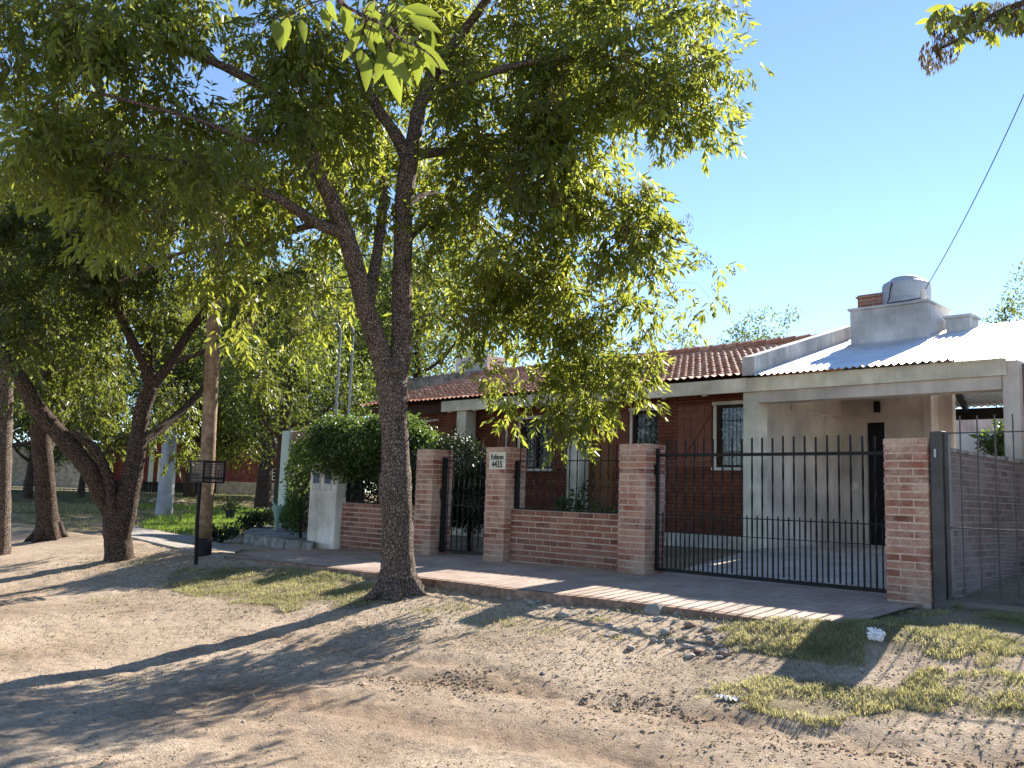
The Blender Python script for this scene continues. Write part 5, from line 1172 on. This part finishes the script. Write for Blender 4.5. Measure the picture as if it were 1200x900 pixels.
V = octv[None] * (1 + rng.normal(size=(n, 6, 1)) * .3) * s[:, None, None] + q[:, None, :]
o = rawmesh('dirt_clods', V.reshape(-1, 3), (octf[None] + np.arange(n)[:, None, None] * 6).reshape(-1, 3), M['clod']); tag(o, 'dark crumbled earth along the wheel track', 'dirt', kind='stuff')
q = world_scatter(34000, -12, 3.2, -7.0, -1.6); dens = vnoise(q[:, 0], q[:, 1], .5, 44) + .8 * rut(q[:, 1], -3.0, 1.0); q = q[rng.random(len(q)) < np.clip(.2 + dens, .05, 1)]; n = len(q)
d = unit(rng.normal(size=(n, 3)) * [1, 1, .3]); V, Fc, Tt = leafquads(q + [0, 0, .008], d, unit(np.cross(d, [0, 0, 1]) + rng.normal(size=(n, 3)) * .4), rng.uniform(.015, .05, n), rng.uniform(.006, .016, n))
o = rawmesh('leaf_litter', V, Fc, M['drygrass'], tint=Tt); tag(o, 'dry fallen leaves and chips lying on the dirt', 'leaf litter', kind='stuff')

# grass
def blades(q, hmin, hmax, w_, lean=.35):
    n = len(q); h = rng.uniform(hmin, hmax, n); a = rng.uniform(0, 6.283, n); d = np.stack([np.cos(a), np.sin(a), np.zeros(n)], -1); side = np.stack([-np.sin(a), np.cos(a), np.zeros(n)], -1)
    ln = rng.uniform(.1, 1, n) * lean
    b = q; m = q + d * (h * ln * .35)[:, None] + [0, 0, 1] * (h * .55)[:, None]; t = q + d * (h * ln * 1.1)[:, None] + [0, 0, 1] * (h * rng.uniform(.75, 1, n))[:, None]
    V = np.stack([b - side * w_ / 2, b + side * w_ / 2, m + side * w_ * .4, t, m - side * w_ * .4], 1).reshape(-1, 3); k = np.arange(n)[:, None] * 5
    Fc = np.concatenate([k + [[0, 1, 2]], k + [[0, 2, 4]], k + [[4, 2, 3]]], 1).reshape(-1, 3); T = np.zeros((n, 5, 4), np.float32); T[..., 3] = 1
    T[..., 0] = np.clip(.5 + 1.2 * vnoise(q[:, 0], q[:, 1], .25, 51) + rng.normal(size=n) * .25, 0, 1)[:, None]; return V, Fc, T.reshape(-1, 4)
def polyscatter(Pn, dens, thresh, seed, sc=.3):
    a = np.array(Pn); x0, y0 = a.min(0); x1, y1 = a.max(0); n = int((x1 - x0) * (y1 - y0) * dens); q = world_scatter(n, x0, x1, y0, y1)
    wx = q[:, 0] + .55 * vnoise(q[:, 0], q[:, 1], .4, seed + 3) + .25 * vnoise(q[:, 0], q[:, 1], .12, seed + 5); wy = q[:, 1] + .4 * vnoise(q[:, 0], q[:, 1], .4, seed + 4) + .2 * vnoise(q[:, 0], q[:, 1], .12, seed + 6)
    nz = vnoise(q[:, 0], q[:, 1], sc, seed) + .35 * vnoise(q[:, 0], q[:, 1], sc / 3, seed + 1) + .3 * vnoise(q[:, 0], q[:, 1], sc * 2.5, seed + 2)
    return q[inpoly(wx, wy, Pn) & (rng.random(n) < np.clip((nz - thresh) / .35, 0, 1))]
qs = [polyscatter(PATCH['left'], 7500, -.18, 61), polyscatter(PATCH['bank'], 10500, -.26, 62), polyscatter(PATCH['front'], 12000, -.22, 63), polyscatter(PATCH['frontr'], 12000, -.18, 64), polyscatter(PATCH['treefoot'], 3000, -.1, 65)]
extra = []
for (px, py, r, n) in ((535, 712, .14, 260), (500, 716, .10, 160), (640, 742, .1, 120), (575, 728, .18, 260), (700, 728, .08, 120), (745, 716, .1, 140), (855, 722, .25, 500), (780, 748, .08, 90), (720, 748, .07, 70), (430, 706, .12, 200), (600, 730, .12, 120), (1140, 755, .2, 200), (165, 660, .2, 200), (112, 705, .15, 120), (535, 690, .2, 200)):
    c = G(px, py); x = c[0] + rng.normal(size=n) * r; y = c[1] + rng.normal(size=n) * r * .7; extra.append(np.stack([x, y, hfull(x, y)], -1))
q = np.concatenate(qs + extra); q = q[~((q[:, 1] > -1.5) & (q[:, 0] < -.2) & (q[:, 0] > -10.3))]; V, Fc, Tt = blades(q, .010, .046, .0055, 1.2)
o = rawmesh('verge_grass', V, Fc, M['grass'], tint=Tt); tag(o, 'short yellow green grass in patches along the verge', 'grass', kind='stuff')
# the bright lawn and the cross street grass, far left
def wsc(n, x0, x1, y0, y1, th, seed):
    q = world_scatter(n, x0, x1, y0, y1); return q[vnoise(q[:, 0], q[:, 1], 1.1, seed) > th]
LA = gpoly([(165, 622), (240, 628), (330, 612), (328, 600), (285, 600), (180, 610)])
q = np.concatenate([polyscatter(LA, 900, -.5, 71, 1.0), wsc(9000, -34, -19, 3.4, 16, -.3, 73)]); V, Fc, Tt = blades(q, .07, .20, .016, .7)
q2_ = wsc(9000, -31, -14.5, -1.0, 3.4, -.05, 72); V2, F2, T2 = blades(q2_, .05, .13, .014, .9); o = rawmesh('roadside_grass', V2, F2, M['grass'], tint=T2); tag(o, 'pale thin grass by the road beyond the V-forked tree', 'grass', kind='stuff')
o = rawmesh('lawn_grass', V, Fc, M['lawn'], tint=Tt); tag(o, 'bright green lawn grass beyond the wooden pole', 'grass', kind='stuff')
print('done', len(bpy.data.objects))
